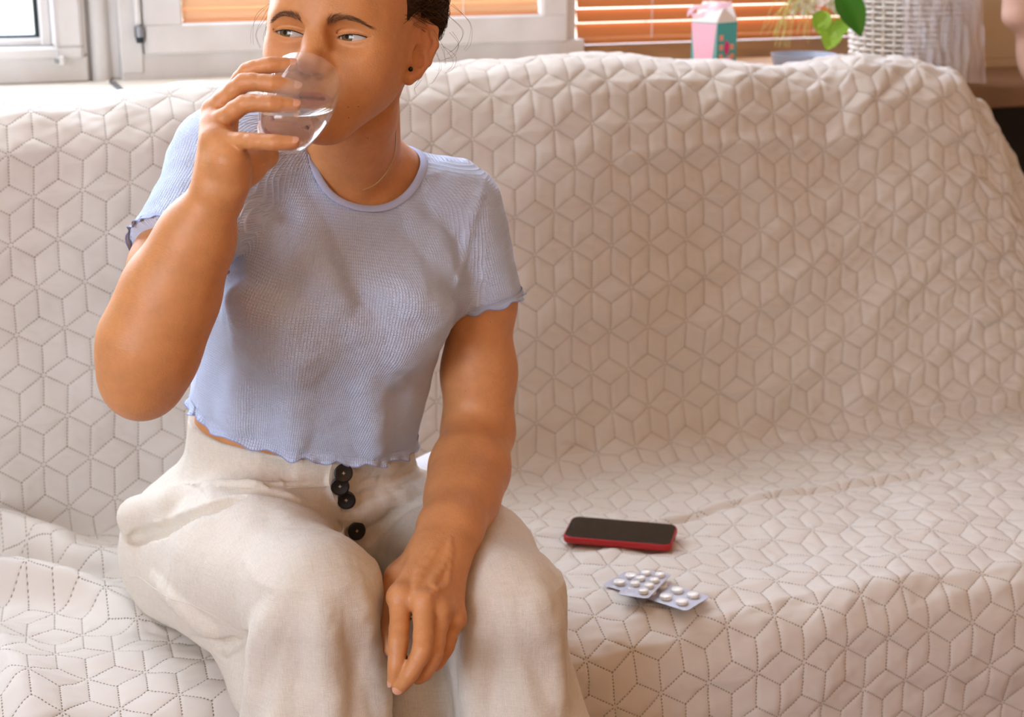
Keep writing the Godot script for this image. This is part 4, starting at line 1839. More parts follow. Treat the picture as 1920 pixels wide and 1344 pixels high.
# lettuce hem: a frilled strip hanging from a ring, with a line of overlock thread along its edge
func frill(called: String, ring: Array, down: Vector3, length: float, amp: float, waves: float, parent: Node):
	var n := ring.size()
	var per := 4
	var cols := n * per
	var rows := 7
	var pts := PackedVector3Array()
	var uvs := PackedVector2Array()
	var edge := []
	for j in rows:
		var t := float(j) / (rows - 1)
		for i in cols:
			var k := i / per
			var fr := float(i % per) / per
			var p: Vector3 = (ring[k][0] as Vector3).lerp(ring[(k + 1) % n][0], fr)
			var o: Vector3 = (ring[k][1] as Vector3).lerp(ring[(k + 1) % n][1], fr).normalized()
			var a := TAU * i / cols
			var wv := sin(a * waves + 1.6 * sin(a * 3.0)) * (0.65 + 0.35 * sin(a * 5.0 + 1.0))
			var q := p + down * (t * length * (1.0 + 0.25 * sin(a * waves * 0.5)) - 0.004) + o * (0.0008 + t * t * (amp * wv + amp * 0.7))
			pts.append(q)
			uvs.append(Vector2(a * 0.135, t * length))
			if j == rows - 1:
				edge.append(q)
	edge.append(edge[0])
	var m := put(called, grid_mesh(pts, cols, rows, uvs, false, true), M.waffle, parent)
	var st := begin()
	tube(st, edge, 0.0006, 0.0006, 5, false)
	put("hem_thread", st.commit(), M.thread_blue, m)


func trim_tee(c3: Array):
	var tee := who.get_node("tee")
	var bare := shirt
	var ex = bare.extra
	bare.extra = null
	var hc := at(572, 795, 1.955)
	hc = hem_plane.project(hc)
	frill("hem_frill", surface_ring(bare, hc, hem_plane.normal, 64, 0.25), (hem_plane.normal * 0.6 + Vector3.DOWN * 0.5).normalized(), 0.012, 0.0034, 34.0, tee)
	var field := Field.new()
	for s in 2:
		var f2 := Field.new()
		f2.limb(slv[s][0], slv[s][1] + (slv[s][1] - slv[s][0]).normalized() * 0.05, 0.055 if s == 0 else 0.056, 0.054 if s == 0 else 0.0458, 0.01)
		frill("cuff_frill", surface_ring(f2, slv[s][1] - slv_n[s] * 0.001, slv_n[s], 40, 0.12), slv_n[s], 0.008, 0.0024, 19.0, tee)
	# ribbed collar following the neck hole
	var rim := []
	var up: Vector3 = c3[1]
	var u := up.cross(Vector3(0.2, 0.1, 1.0)).normalized()
	var w := up.cross(u).normalized()
	for i in 72:
		var a := TAU * i / 72
		var b: Vector3 = c3[0] + (u * cos(a) + w * sin(a)) * (c3[2] + 0.0022)
		var p := b + up * 0.09
		for k in 120:
			var ids := bare.near(p, 0.04)
			var d := bare.value(p, ids) if ids.size() else 0.03
			if d < 0.0004:
				break
			p -= up * minf(d * 0.7, 0.004)
			if (p - b).dot(up) < -0.05:
				break
		rim.append(p)
	# smooth the rim, then sweep a flat band along it
	for pass_ in 6:
		var r2 := rim.duplicate()
		for i in 72:
			r2[i] = (rim[i] * 2.0 + rim[(i + 1) % 72] + rim[(i + 71) % 72]) * 0.25
		rim = r2
	var pts := PackedVector3Array()
	var sec := 12
	for j in sec + 1:
		var t := TAU * j / sec
		for i in 72:
			var p: Vector3 = rim[i]
			var tan: Vector3 = (rim[(i + 1) % 72] - rim[(i + 71) % 72]).normalized()
			var out: Vector3 = (p - c3[0])
			out = (out - up * out.dot(up)).normalized()
			var nn := fnormal(bare, p + out * 0.004)
			nn = (nn * 0.8 + up * 0.4).normalized()
			var side := nn.cross(tan).normalized()
			pts.append(p + side * (0.0046 * cos(t)) + nn * (0.0018 * sin(t) + 0.0008))
	put("collar", grid_mesh(pts, 72, sec + 1, PackedVector2Array(), false, true), M.rib, tee)
	bare.extra = ex


func buttons(parent: Node):
	var disc := lathe([Vector2(0.0, -0.0015), Vector2(0.0095, -0.0015), Vector2(0.0112, -0.0004), Vector2(0.0114, 0.0008), Vector2(0.0105, 0.0018), Vector2(0.0090, 0.0019), Vector2(0.0070, 0.0010), Vector2(0.0, 0.0008)], 32)
	var st := begin()
	tube(st, [Vector3(-0.0018, 0.001, 0), Vector3(0, 0.0018, 0), Vector3(0.0018, 0.001, 0)], 0.0004, 0.0004, 6)
	tube(st, [Vector3(0, 0.001, -0.0018), Vector3(0, 0.0018, 0), Vector3(0, 0.001, 0.0018)], 0.0004, 0.0004, 6)
	var thread := st.commit()
	for b in [[641, 886, 0.1, 0.3, 0.0080], [637, 909, -0.1, 0.0, 0.0055], [650, 934, -0.25, -0.1, 0.0070], [664, 993, 0.5, 0.3, 0.0080]]:
		var p := cast(pants, b[0], b[1])
		var n: Vector3 = (fnormal(pants, p) * 0.6 - fwd * 0.7 + rgt * b[2] + upv * b[3]).normalized()
		var o := put("button", disc, M.button, parent)
		var x: Vector3 = n.cross(upv).normalized()
		o.transform = Transform3D(Basis(x, n, x.cross(n)), p + n * b[4])
		put("button_thread", thread, M.button_thread, o)


func skull_point(dir: Vector3, grow: float) -> Vector3:   # a point of the hair's surface in a direction from the middle of the skull
	var r := Vector3(0.0765, 0.094, 0.096)
	var q := Vector3(dir.x / r.x, dir.y / r.y, dir.z / r.z)
	var k := (1.0 + grow) / q.length()
	return Vector3(0, 0.040, -0.010) + dir * k


func hair():
	var f := Field.new()
	hball(f, [0, 0.040, -0.010], [0.0750, 0.0925, 0.0945], 0.01)
	hball(f, [0.052, 0.030, -0.048], [0.030, 0.045, 0.040], 0.03)
	hball(f, [-0.052, 0.030, -0.048], [0.030, 0.045, 0.040], 0.03)
	hball(f, [0, 0.062, -0.112], [0.045, 0.042, 0.034], 0.015)
	hball(f, [0, -0.033, 0.136], [0.124, 0.108, 0.124], 0.008, 1)
	hball(f, [0.078, -0.010, -0.006], [0.026, 0.040, 0.027], 0.010, 1)
	hball(f, [-0.078, -0.010, -0.006], [0.026, 0.040, 0.027], 0.010, 1)
	hball(f, [0, -0.115, -0.045], [0.085, 0.075, 0.085], 0.010, 1)
	var g := net(f, HO + Vector3(-0.2, -0.15, -0.2), HO + Vector3(0.2, 0.17, 0.2), 0.003)
	var cap := func(p: Vector3, n: Vector3) -> Color:
		var t := fine.get_noise_3dv((HB.inverse() * (p - HO)) * Vector3(60, 260, 60))
		return Color(0.032, 0.017, 0.010).lerp(Color(0.070, 0.038, 0.020), clampf(0.5 + t, 0, 1))
	var h := put("hair", net_mesh([g], cap), M.hair, who)
	var st := begin()
	var r := RandomNumberGenerator.new()
	r.seed = 9
	for i in 1300:
		var y0 := r.randf_range(-0.35, 1.0)
		var side := 1.0 if r.randf() < 0.85 else -1.0
		var a := Vector3(side * r.randf_range(0.70, 1.0) * (1.0 - 0.5 * maxf(y0, 0.0)), y0, r.randf_range(0.05, 0.70)).normalized()
		var b := Vector3(side * r.randf_range(0.1, 0.7), r.randf_range(-0.35, 0.5), -1.0).normalized()
		var wob := r.randf_range(0.0, TAU)
		var lift := r.randf_range(0.0, 0.004) * r.randf()
		var t0 := r.randf_range(0.0, 0.4)
		var t1 := t0 + r.randf_range(0.35, 0.6)
		var pts := []
		for k in 9:
			var t := lerpf(t0, minf(t1, 1.0), k / 8.0)
			var dir := (a.slerp(b, t) + Vector3(0, 0.07, 0.03) * sin(t * 11.0 + wob)).normalized()
			var c0 := hp(0, 0.040, -0.010)
			var wd := (HB * dir).normalized()
			var s := 0.15
			for m in 24:
				var q := c0 + wd * s
				var ids := f.near(q, 0.06)
				var dd := f.value(q, ids) if ids.size() else 0.05
				if dd < 0.0003:
					break
				s -= dd * 0.8
			var q := c0 + wd * s
			var l := HB.inverse() * (q - HO) / HS
			if Vector3(l.x / 0.116, (l.y + 0.033) / 0.100, (l.z - 0.136) / 0.116).length() < 1.0:
				continue
			if absf(l.x) > 0.045 and Vector3((absf(l.x) - 0.078) / 0.027, (l.y + 0.010) / 0.041, (l.z + 0.006) / 0.028).length() < 1.0:
				continue
			if l.y < -0.045:
				continue
			pts.append(q + wd * (0.0002 + lift * sin(PI * k / 8.0)))
		if pts.size() > 4:
			var c := Color(0.022, 0.011, 0.006).lerp(Color(0.26, 0.15, 0.08), r.randf() * r.randf())
			tube(st, spline(pts, 2), r.randf_range(0.00020, 0.00042), 0.00020, 3, false, c, true)
	# loose strands round the face, the ear and the nape
	for w in [[[790, 20], [812, 60], [828, 92], [838, 120]], [[842, 30], [866, 58], [858, 88], [840, 100]], [[846, 5], [880, 40], [884, 78], [868, 96]], [[818, 98], [826, 124], [818, 146], [806, 158]], [[790, 150], [779, 158], [774, 168], [782, 180]], [[828, 84], [850, 108], [846, 126], [836, 134]], [[516, 0], [496, 30], [482, 62], [486, 92]], [[514, 6], [500, 40], [494, 70], [502, 104]], [[520, -6], [484, 22], [470, 52], [474, 84]], [[512, 18], [506, 36], [502, 52], [508, 70]], [[846, 60], [862, 80], [852, 104], [830, 112]]]:
		for rep in 2:
			var pts := []
			for q in w:
				pts.append(at(q[0] + r.randf_range(-5, 5), q[1] + r.randf_range(-4, 4), (1.66 if q[0] > 700 else 1.625) + r.randf_range(-0.006, 0.01)))
			tube(st, spline(pts, 6), 0.00016, 0.00010, 4, false, Color(0.10, 0.055, 0.03))
	put("strand", st.commit(), M.hair, h).set_meta("kind", "stuff")


func head_details():
	var r := RandomNumberGenerator.new()
	r.seed = 4
	# eyebrows: short hairs lying on the brow
	for s in [-1.0, 1.0]:
		var st := begin()
		for i in 190:
			var t := r.randf()
			var arch := Vector3(s * lerpf(0.0125, 0.0480, t), 0.0100 + 0.0080 * sin(PI * minf(t * 0.82 + 0.05, 1.0)) - 0.004 * t * t, 0.0)
			var th := lerpf(0.0028, 0.0010, t * t)
			arch.y += r.randf_range(-th, th)
			var p := brow_point(arch)
			var dir := Vector3(s * lerpf(0.45, 1.0, minf(t * 2.0, 1.0)), lerpf(0.9, -0.25, minf(t * 1.6, 1.0)), 0.0).normalized()
			var ln := r.randf_range(0.004, 0.0065)
			var e := brow_point(arch + dir * ln)
			var mid := (p + e) * 0.5 + HB.z * 0.0005
			tube(st, [p, mid, e], 0.00014, 0.00006, 4, false)
		put("eyebrow", st.commit(), M.brow, who)
	# lash line along each upper lid
	for s in [-1.0, 1.0]:
		var st := begin()
		var line := []
		for k in 15:
			var x := lerpf(-1.0, 1.0, k / 14.0) * 0.0148
			var y := 0.0033 * (1.0 - pow(x / 0.0150, 2.0)) - 0.0010
			var q := Vector2(x, y).rotated(s * 0.05)
			var zz := 0.0605 + 0.0136 * sqrt(maxf(0.05, 1.0 - pow(q.x / 0.0192, 2.0) - pow(q.y / 0.0150, 2.0)))
			line.append(hp(s * 0.0312 + q.x, q.y - 0.0002, zz))
		tube(st, line, 0.00048, 0.00048, 5)
		for k in 34:
			var t := r.randf()
			var p: Vector3 = line[int(t * 14)]
			var outw := (t - 0.5) * 2.0
			var d := (HB.z * 0.8 + HB.x * outw * 0.5 - HB.y * 0.15).normalized()
			tube(st, [p, p + d * 0.003, p + d * 0.0055 + HB.y * 0.0022], 0.00011, 0.00004, 4, false)
		put("eyelash", st.commit(), M.lash, who)
	# stud in the lobe, chain round the neck
	var stud := SphereMesh.new()
	stud.radius = 0.0026
	stud.height = 0.0052
	var sp := cast(skin, 770, 130)
	put("ear_stud", stud, M.black_stud, who).position = sp - fwd * 0.001
	var st := begin()
	var ch := []
	for q in [[743, 246], [742, 275], [735, 303], [724, 324], [708, 342], [694, 351], [680, 356]]:
		ch.append(cast(skin, q[0], q[1]) - fwd * 0.0006)
	tube(st, spline(ch, 6), 0.0008, 0.0008, 6)
	put("necklace", st.commit(), M.gold, who)
	# nails
	for nl in nails:
		nail(nl[0], nl[1], nl[2], nl[3])
	# a few moles
	st = begin()
	for q in [[690, 259], [672, 200], [653, 201], [654, 221], [873, 733], [920, 604]]:
		var p := cast(skin, q[0], q[1])
		var n := fnormal(skin, p)
		tube(st, [p - n * 0.001, p + n * 0.0003], 0.0007, 0.0005, 8)
	put("mole", st.commit(), M.mole, who)


func brow_point(v: Vector3) -> Vector3:   # drop a head-local point on to the skin along the face's axis
	var p := hp(v.x, v.y, 0.12)
	for i in 60:
		var ids := skin.near(p, 0.04)
		var d := skin.value(p, ids) if ids.size() else 0.03
		if d < 0.0002:
			break
		p -= HB.z * d * 0.8
	return p + HB.z * 0.0002


func nail(a: Vector3, b: Vector3, r: float, up: Vector3):
	var ax := (b - a).normalized()
	var n := (up - ax * up.dot(ax)).normalized()
	var side := ax.cross(n)
	var pts := PackedVector3Array()
	var cols := 9
	var rows := 9
	for j in rows:
		var v := float(j) / (rows - 1)
		for i in cols:
			var u := float(i) / (cols - 1) * 2.0 - 1.0
			var w := 0.80 * (1.0 if v > 0.25 else lerpf(0.82, 1.0, v / 0.25)) * (1.0 if v < 0.75 else sqrt(maxf(0.15, 1.0 - pow((v - 0.75) / 0.27, 2.0))))
			var ang := u * w
			var along := lerpf(-0.0085, r * 0.86, v)
			var rad := r * (1.035 if v < 0.7 else 1.035 - 0.10 * pow((v - 0.7) / 0.3, 2.0))
			pts.append(b + ax * along + n * cos(ang) * rad + side * sin(ang) * rad)
	put("fingernail", grid_mesh(pts, cols, rows), M.nail, who)


# ------------------------------------------------------------------ tumbler of water in her right hand
func glass():
	var base := at(530, 256, 1.512)
	var rim := at(579, 151, 1.574)
	var ax := (rim - base).normalized()
	var h := 0.088
	var outer := [[0.0, 0.0], [0.016, 0.0], [0.0205, 0.0012], [0.0245, 0.005], [0.0285, 0.014], [0.0325, 0.032], [0.0352, 0.055], [0.0362, 0.075], [0.0364, h - 0.0008]]
	var inner := [[0.0352, h], [0.0348, h - 0.0008], [0.0346, 0.075], [0.0336, 0.055], [0.0308, 0.032], [0.0265, 0.0155], [0.022, 0.0095], [0.015, 0.0075], [0.0, 0.0072]]
	var prof_ := []
	for q in spline_rows(outer) + spline_rows(inner):
		prof_.append(q)
	var g := thing("tumbler", "clear glass tumbler held tilted to her lips in her right hand", "glass", base)
	var x := ax.cross(Vector3(0.3, 0.1, 1)).normalized()
	g.basis = Basis(x, ax, x.cross(ax))
	put("wall", lathe(prof_, 72), M.tumbler_glass, g)
	# the water lies level in the tilted tumbler
	var f := Field.new()
	var rows := []
	for q in inner.slice(1):
		rows.push_front([base + ax * q[1], maxf(q[0] - 0.0003, 0.004), maxf(q[0] - 0.0003, 0.004)])
	f.tower(rows, ax, x, 0.005)
	var level := at(560, 209, 1.54).y
	f.extra = func(p: Vector3, d: float) -> float:
		return maxf(d, p.y - level)
	var w := net(f, base - Vector3.ONE * 0.06, base + Vector3.ONE * 0.11, 0.0018)
	tag(put("water", net_mesh([w]), M.water), "clear water lying level in the tilted tumbler", "water")
	var st := begin()
	for q in [[522, 220], [539, 231], [530, 236]]:
		var p := at(q[0], q[1], 1.505)
		tube(st, [p, p + upv * 0.0008], 0.0009, 0.0006, 8)


func spline_rows(rows: Array) -> Array:
	var p := []
	for r in rows:
		p.append(Vector2(r[0], r[1]))
	var out := spline(p, 4)
	for i in out.size():
		out[i].x = maxf(out[i].x, 0.0)
	return out


# ------------------------------------------------------------------ phone and tablets on the seat
func seat_y(x: float, z: float) -> float:   # top of the cover at a place on the seat
	for k in prof.size() - 1:
		var a: Vector2 = prof[k]
		if a.x <= z and prof[k + 1].x > z and a.y < 0.45:
			var s := k * STEP
			return a.y + cover_folds(x, s, a, 1.0) + 0.0012
	return 0.424


func seat_top(x: float, z: float, r: float) -> float:   # the highest point of the cover under a small thing
	var y := 0.0
	for i in 9:
		for j in 9:
			y = maxf(y, seat_y(x + (i - 4) * r / 4.0, z + (j - 4) * r / 4.0))
	return y


func rounded_plate(sx: float, sz: float, r: float, y0: float, y1: float, b: float) -> ArrayMesh:
	var ring := []
	for c in [[1, 1], [-1, 1], [-1, -1], [1, -1]]:
		for k in 9:
			var a := deg_to_rad(k * 90.0 / 8.0) + atan2(c[1], c[0]) - PI / 4
			ring.append([Vector2(c[0] * (sx / 2 - r), c[1] * (sz / 2 - r)), Vector2(cos(a), sin(a))])
	var rows := [[-1.0, y0], [-b, y0], [-b * 0.3, y0 + b * 0.3], [0.0, y0 + b], [0.0, y1 - b], [-b * 0.3, y1 - b * 0.3], [-b, y1], [-1.0, y1]]
	var pts := PackedVector3Array()
	for row in rows:
		for q in ring:
			var p: Vector2 = q[0] + q[1] * (r + row[0]) if row[0] > -1.0 else Vector2.ZERO
			pts.append(Vector3(p.x, row[1], p.y))
	return grid_mesh(pts, ring.size(), rows.size(), PackedVector2Array(), true, true)


func seat_things():
	var px := 0.424
	var pz := -0.093
	var y := seat_top(px, pz, 0.055)
	var p := thing("phone", "black-screened phone in a red case lying on the seat beside her", "phone", Vector3(px, y + 0.0010, pz))
	p.rotation.y = -atan2(0.54, 0.84)
	put("case", rounded_plate(0.152, 0.079, 0.013, 0.0, 0.0105, 0.0030), M.phone_case, p)
	put("screen", rounded_plate(0.1475, 0.0745, 0.011, 0.0095, 0.0112, 0.0005), M.phone_screen, p)
	for q in [-0.048, -0.036]:
		put("volume_button", bevel_box(Vector3(0.009, 0.003, 0.0012), 0.0005), M.phone_case, p).position = Vector3(q, 0.0055, 0.0395)
	put("port", bevel_box(Vector3(0.001, 0.004, 0.010), 0.0004), M.phone_hole, p).position = Vector3(0.0760, 0.0055, 0.004)
	put("notch", bevel_box(Vector3(0.004, 0.0002, 0.024), 0.00008), M.phone_hole, p).position = Vector3(-0.070, 0.0113, 0)
	blister("blister_pack", "larger silver blister of big white tablets, lying under the smaller one", Vector3(0.394, 0, 0.088), Vector2(0.52, 0.855), 0.130, 0.056, 5, 2, 0.0078, 0.0, [])
	blister("blister_pack", "smaller silver blister with one emptied pocket, lying across the larger one", Vector3(0.381, 0, 0.082), Vector2(-0.72, 0.69), 0.086, 0.042, 4, 2, 0.0062, 0.0085, [7])


func blister(called: String, label: String, c: Vector3, dir: Vector2, l: float, w: float, nx: int, nz: int, r: float, lift: float, empty: Array):
	var b := thing(called, label, "blister pack", Vector3(c.x, seat_top(c.x, c.z, 0.050) + 0.0006 + lift, c.z))
	b.rotation.y = -atan2(dir.y, dir.x)
	if lift > 0.0:
		b.rotation.x = 0.05
	put("foil", rounded_plate(l, w, 0.006, 0.0, 0.0009, 0.0003), M.foil, b)
	var tab := lathe([Vector2(0, 0.0012), Vector2(r * 0.93, 0.0012), Vector2(r, 0.0019), Vector2(r, 0.0048), Vector2(r * 0.95, 0.0054), Vector2(r * 0.80, 0.0057), Vector2(0, 0.0058)], 28)
	var k := 1.13
	var dome := lathe([Vector2(r * 1.35, 0.0010), Vector2(r * k * 1.08, 0.0013), Vector2(r * k, 0.0030), Vector2(r * k * 0.97, 0.0055), Vector2(r * k * 0.85, 0.0066), Vector2(0, 0.0070)], 28)
	var flat := lathe([Vector2(r * 1.35, 0.0010), Vector2(r * k * 1.05, 0.0013), Vector2(r * k, 0.0022), Vector2(r * 0.9, 0.0040), Vector2(r * 0.6, 0.0030), Vector2(r * 0.3, 0.0042), Vector2(0, 0.0024)], 14)
	var n := 0
	for i in nx:
		for j in nz:
			var q := Vector3((i - (nx - 1) * 0.5) * (l - 0.010) / nx, 0, (j - (nz - 1) * 0.5) * (w - 0.004) / nz)
			if empty.has(n):
				put("pocket", flat, M.blister_plastic, b).position = q
			else:
				put("tablet", tab, M.tablet, b).position = q
				put("pocket", dome, M.blister_plastic, b).position = q
			n += 1


# ------------------------------------------------------------------ things on the sill
func leaf_mesh(l: float, w: float, bend: float) -> ArrayMesh:
	var pts := PackedVector3Array()
	var rows := 13
	var cols := 7
	for j in rows:
		var t := float(j) / (rows - 1)
		var half := w * pow(sin(PI * pow(t, 0.8)), 0.8) * 0.5 + 0.0004
		for i in cols:
			var u := float(i) / (cols - 1) * 2.0 - 1.0
			pts.append(Vector3(u * half, t * l, absf(u) * half * 0.35 - bend * t * t))
	return grid_mesh(pts, cols, rows)


func aimed(o: Node3D, pos: Vector3, y: Vector3, z: Vector3):
	y = y.normalized()
	var x := y.cross(z).normalized()
	o.transform = Transform3D(Basis(x, y, x.cross(y)), pos)


func sill_things():
	# carton
	var c := thing("carton", "small open pink and teal gable carton on the sill before the orange blind", "carton", Vector3(0.925, 0.990, -0.84))
	c.rotation.y = deg_to_rad(-20.0 + 44.0)
	var s := 0.058
	put("body", bevel_box(Vector3(s, 0.088, s), 0.001), M.carton_white, c).position.y = 0.044
	put("panel", bevel_box(Vector3(s * 0.98, 0.086, 0.001), 0.0003), M.carton_teal, c).position = Vector3(0, 0.0435, s / 2 + 0.0004)
	put("panel", bevel_box(Vector3(0.001, 0.086, s * 0.98), 0.0003), M.carton_teal, c).position = Vector3(-s / 2 - 0.0004, 0.0435, 0)
	var st := begin()
	face(st, Transform3D(), [Vector3(-0.0012, 0.0, -0.018), Vector3(-0.0012, 0.0, 0.020), Vector3(-0.0012, 0.084, 0.029), Vector3(-0.0012, 0.084, -0.029)], Vector3.LEFT)
	put("pink_panel", st.commit(), M.carton_pink, c).position = Vector3(-s / 2, 0.001, 0)
	# flower print and small marks on the teal side
	for m in [[0.000, 0.042, 0.011, 0.020, 0.3], [0.006, 0.020, 0.012, 0.013, 0.0], [-0.006, 0.018, 0.010, 0.012, -0.4]]:
		var o := put("flower_print", lathe([Vector2(0, 0.0004), Vector2(0.9, 0.0003), Vector2(1, 0.0)], 20), M.carton_magenta if m[4] > 0.1 else M.carton_pink, c)
		o.transform = Transform3D(Basis(Vector3(m[2] / 1.6, 0, 0), Vector3(0, 0, 1), Vector3(0, -m[3] / 1.6, 0)), Vector3(m[0], m[1], s / 2 + 0.0012))
	for m in [[-0.016, 0.060], [-0.016, 0.043], [0.014, 0.043], [-0.016, 0.026], [0.016, 0.026]]:
		put("print_mark", bevel_box(Vector3(0.011, 0.010, 0.0006), 0.0002), M.carton_coral, c).position = Vector3(m[0], m[1], s / 2 + 0.0010)
	# gable flaps, standing half open
	st = begin()
	for f in [[-1, 0.9], [1, 0.5]]:
		var x0: float = f[0] * s / 2
		var x1: float = x0 - f[0] * 0.026 * f[1] * 1.1
		for k in [1.0, -1.0]:
			face(st, Transform3D(), [Vector3(x0 + 0.0004 * k, 0.088, -s / 2), Vector3(x0 + 0.0004 * k, 0.088, s / 2), Vector3(x1 + 0.0004 * k, 0.122, s / 2 - 0.004), Vector3(x1 + 0.0004 * k, 0.122, -s / 2 + 0.004)], Vector3(f[0] * k, 0.3 * k, 0))
	put("gable_flap", st.commit(), M.carton_white, c)
	st = begin()
	for k in [1.0, -1.0]:
		face(st, Transform3D(), [Vector3(-s / 2, 0.088, s / 2 + 0.0003 * k), Vector3(s / 2, 0.088, s / 2 + 0.0003 * k), Vector3(0.004, 0.112, s / 2 - 0.010 + 0.0003 * k)], Vector3(0, 0.3, k))
	put("gable_flap", st.commit(), M.carton_white, c)
	var rb := thing("ribbon", "sheer pale pink ribbon trailing from the top of the carton", "ribbon", Vector3.ZERO)
	for line in [[[1288, 28], [1300, 16], [1325, 12], [1345, 8], [1365, 12]], [[1290, 18], [1302, 30], [1318, 28], [1340, 16], [1372, 6]]]:
		var pts := PackedVector3Array()
		var cs := []
		for q in line:
			cs.append(at(q[0], q[1], 2.80 - 0.0006 * (q[0] - 1290)))
		cs = spline(cs, 6)
		for i in cs.size():
			for e in [-0.5, 0.5]:
				pts.append(cs[i] + (Vector3.UP * 0.7 + fwd * 0.7 * sin(i * 0.5)).normalized() * 0.011 * e)
		put("band", grid_mesh(pts, 2, cs.size()), M.ribbon, rb)
	# grey rounded thing between the two humps of the backrest
	var g := thing("dish", "blue-grey rim of a shallow dish behind the sofa back, below the flowers", "dish", Vector3(1.075, 0.990, -0.775))
	put("dish", lathe([Vector2(0, 0.004), Vector2(0.03, 0.004), Vector2(0.05, 0.012), Vector2(0.058, 0.030), Vector2(0.060, 0.030), Vector2(0.054, 0.010), Vector2(0.034, 0.0), Vector2(0, 0.0)], 40), M.grey_ware, g)
	# wicker basket on the cabinet
	var cab := thing("cabinet", "brown wooden cabinet beyond the right end of the sofa", "cabinet", Vector3(1.75, 0, -0.92))
	slab("top", Vector3(-0.50, 0.905, -0.17), Vector3(0.50, 0.945, 0.16), M.cabinet_wood, cab, 0.004)
	slab("side", Vector3(-0.48, 0.0, -0.16), Vector3(-0.455, 0.905, 0.13), M.cabinet_recess_shade, cab, 0.003)
	slab("back", Vector3(-0.455, 0.0, -0.16), Vector3(0.48, 0.905, -0.14), M.cabinet_recess_shade, cab, 0.003)
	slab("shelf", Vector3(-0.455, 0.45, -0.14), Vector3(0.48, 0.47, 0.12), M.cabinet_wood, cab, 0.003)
	slab("side", Vector3(0.455, 0.0, -0.16), Vector3(0.48, 0.905, 0.13), M.cabinet_recess_shade, cab, 0.003)
	var bp := Vector3(1.335, 0.946, -0.83)
	var b := thing("basket", "white wicker basket on the cabinet, half behind clear film", "basket", bp)
	for k in 17:
		var y := 0.006 + k * 0.0098
		var rr := 0.098 + 0.0009 * k
		var pts := []
		for i in 97:
			var a := TAU * i / 96
			var q := rr + 0.0034 * (1.0 if k % 2 == 0 else -1.0) * cos(a * 16)
			pts.append(Vector3(cos(a) * q * 1.08, y, sin(a) * q * 0.92))
		st = begin()
		tube(st, pts, 0.0038, 0.0038, 6, false)
		put("weave_row", st.commit(), M.wicker, b)
	for i in 32:
		var a := TAU * (i + 0.0) / 32
		st = begin()
		tube(st, [Vector3(cos(a) * 0.098 * 1.08, 0.0, sin(a) * 0.098 * 0.92), Vector3(cos(a) * 0.1125 * 1.08, 0.172, sin(a) * 0.1125 * 0.92)], 0.0030, 0.0030, 6)
		put("stake", st.commit(), M.wicker, b)
	st = begin()
	var rim := []
	for i in 49:
		var a := TAU * i / 48
		rim.append(Vector3(cos(a) * 0.1135 * 1.08, 0.175, sin(a) * 0.1135 * 0.92))
	tube(st, rim, 0.007, 0.007, 8, false)
	put("rim", st.commit(), M.wicker, b)
	put("gap_shade_sheet", lathe([Vector2(0.0, 0.004), Vector2(0.088, 0.004), Vector2(0.100, 0.165)], 40), M.wicker_shade, b)  # dark sheet standing in for the shade between the weave
	# film hanging over the basket
	var fm := thing("film_wrap", "crumpled clear film hanging over the right of the white basket", "film", Vector3.ZERO)
	var pts := PackedVector3Array()
	var cols := 40
	var rows := 16
	for j in rows:
		var v := float(j) / (rows - 1)
		for i in cols:
			var u := float(i) / (cols - 1)
			var q := at(lerpf(1690, 1838 + 12 * v, u), lerpf(-60, 156, v), 2.892 + 0.05 * u)
			var wv := 0.003 * sin(u * 23.0 + 3.0 * broad.get_noise_2d(u * 5.0, v * 2.0)) + 0.006 * broad.get_noise_2d(u * 7.0, v * 3.0)
			pts.append(q - fwd * (wv + 0.012 * sin(PI * u)))
	put("sheet", grid_mesh(pts, cols, rows), M.film, fm)
	var po := Field.new()
	po.ball(at(1922, -10, 2.86), Vector3(0.040, 0.045, 0.04), 0.02)
	po.ball(at(1908, 32, 2.86), Vector3(0.026, 0.022, 0.03), 0.02)
	po.ball(at(1945, 80, 2.88), Vector3(0.035, 0.075, 0.04), 0.03)
	tag(put("pouch", net_mesh([net(po, at(1920, 60, 2.87) - Vector3.ONE * 0.14, at(1920, 60, 2.87) + Vector3.ONE * 0.14, 0.005)]), M.pouch), "peach cloth pouch at the right edge beside the film-covered basket", "pouch")
	# flowers leaning out of the basket
	var fl := thing("flower_bunch", "bunch of pale blossoms, grass and green leaves leaning left from the basket", "flowers", Vector3.ZERO)
	var big := put("large_leaf", leaf_mesh(0.088, 0.056, 0.013), M.leaf, fl)
	aimed(big, at(1572, -14, 2.84), at(1622, 66, 2.82) - at(1572, -14, 2.84), -fwd + rgt * 0.3)
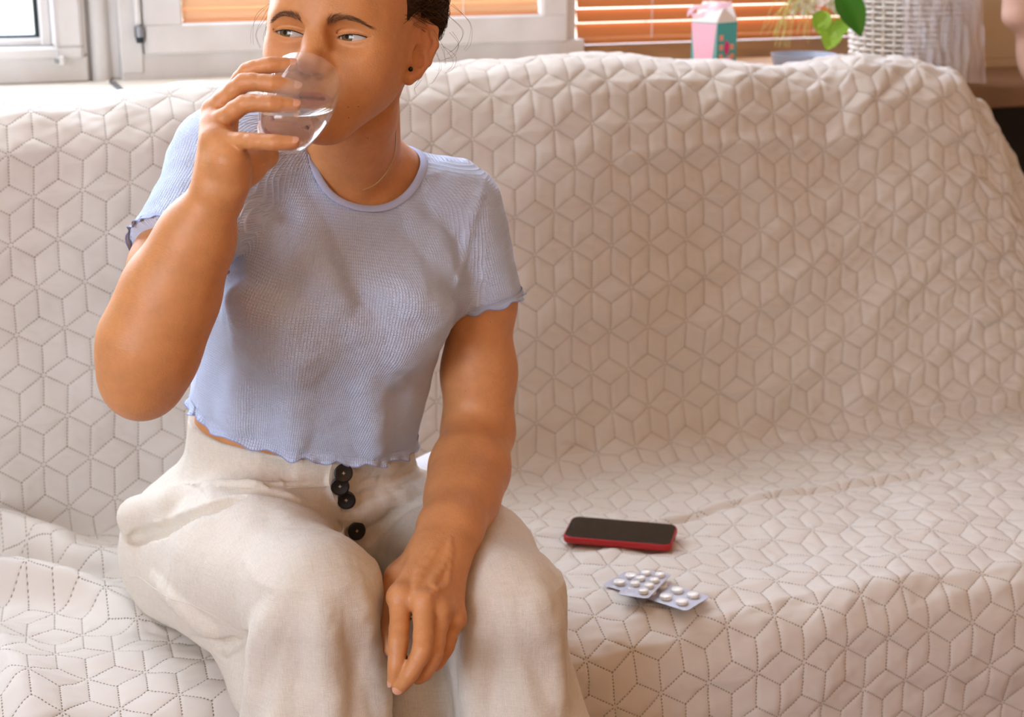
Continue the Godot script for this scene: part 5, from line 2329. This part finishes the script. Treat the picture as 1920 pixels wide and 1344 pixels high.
	for q in [[1540, 30, 1528, 50, 0.026], [1545, 20, 1536, 62, 0.030], [1556, 34, 1530, 48, 0.028], [1562, 48, 1552, 92, 0.036], [1548, 60, 1566, 86, 0.026], [1585, 40, 1560, 66, 0.028]]:
		var l := put("leaf", leaf_mesh(at(q[0], q[1], 2.861).distance_to(at(q[2], q[3], 2.851)), q[4] * 1.1, 0.006), M.leaf_light, fl)
		aimed(l, at(q[0], q[1], 2.861), at(q[2], q[3], 2.851) - at(q[0], q[1], 2.861), -fwd)
	st = begin()
	for q in [[1585, -10, 1556, 50], [1575, -10, 1545, 30], [1590, -5, 1570, 30]]:
		tube(st, [at(q[0], q[1], 2.88), at((q[0] + q[2]) / 2 - 3, (q[1] + q[3]) / 2, 2.861), at(q[2], q[3], 2.861)], 0.0012, 0.0008, 6)
	put("stem", st.commit(), M.leaf_light, fl)
	var r := RandomNumberGenerator.new()
	r.seed = 12
	var petal := leaf_mesh(0.014, 0.013, 0.003)
	for q in [[1510, 2], [1530, 12], [1548, -4], [1498, 18], [1560, 8], [1580, -8]]:
		var ctr := at(q[0], q[1], 2.88)
		for k in 12:
			var d := Vector3(r.randf_range(-1, 1), r.randf_range(-1, 1), r.randf_range(-1, 1)).normalized()
			var o := put("petal", petal, M.petal, fl)
			aimed(o, ctr + d * 0.004, d + Vector3(0.01, 0, 0), (-fwd + d).normalized())
	st = begin()
	for k in 34:
		var x0 := r.randf_range(1490, 1550)
		var x1 := x0 - r.randf_range(20, 75)
		tube(st, spline([at(x0, r.randf_range(-40, 0), 2.90), at((x0 + x1) / 2 - 6, r.randf_range(0, 25), 2.861), at(x1, r.randf_range(30, 92), 2.851)], 5), 0.0007, 0.0004, 4, false)
	var gr := put("grass_blades", st.commit(), M.grass, fl)
	gr.set_meta("kind", "stuff")
	# white cloth tucked behind her back
	var wc := Field.new()
	wc.ball(at(812, 880, 2.20), Vector3(0.040, 0.018, 0.03), 0.02)
	wc.ball(at(838, 872, 2.22), Vector3(0.030, 0.020, 0.03), 0.02)
	tag(put("cloth", net_mesh([net(wc, at(820, 880, 2.20) - Vector3.ONE * 0.08, at(820, 880, 2.20) + Vector3.ONE * 0.08, 0.004)]), M.white_cloth), "scrap of white cloth on the seat behind her left elbow", "cloth")
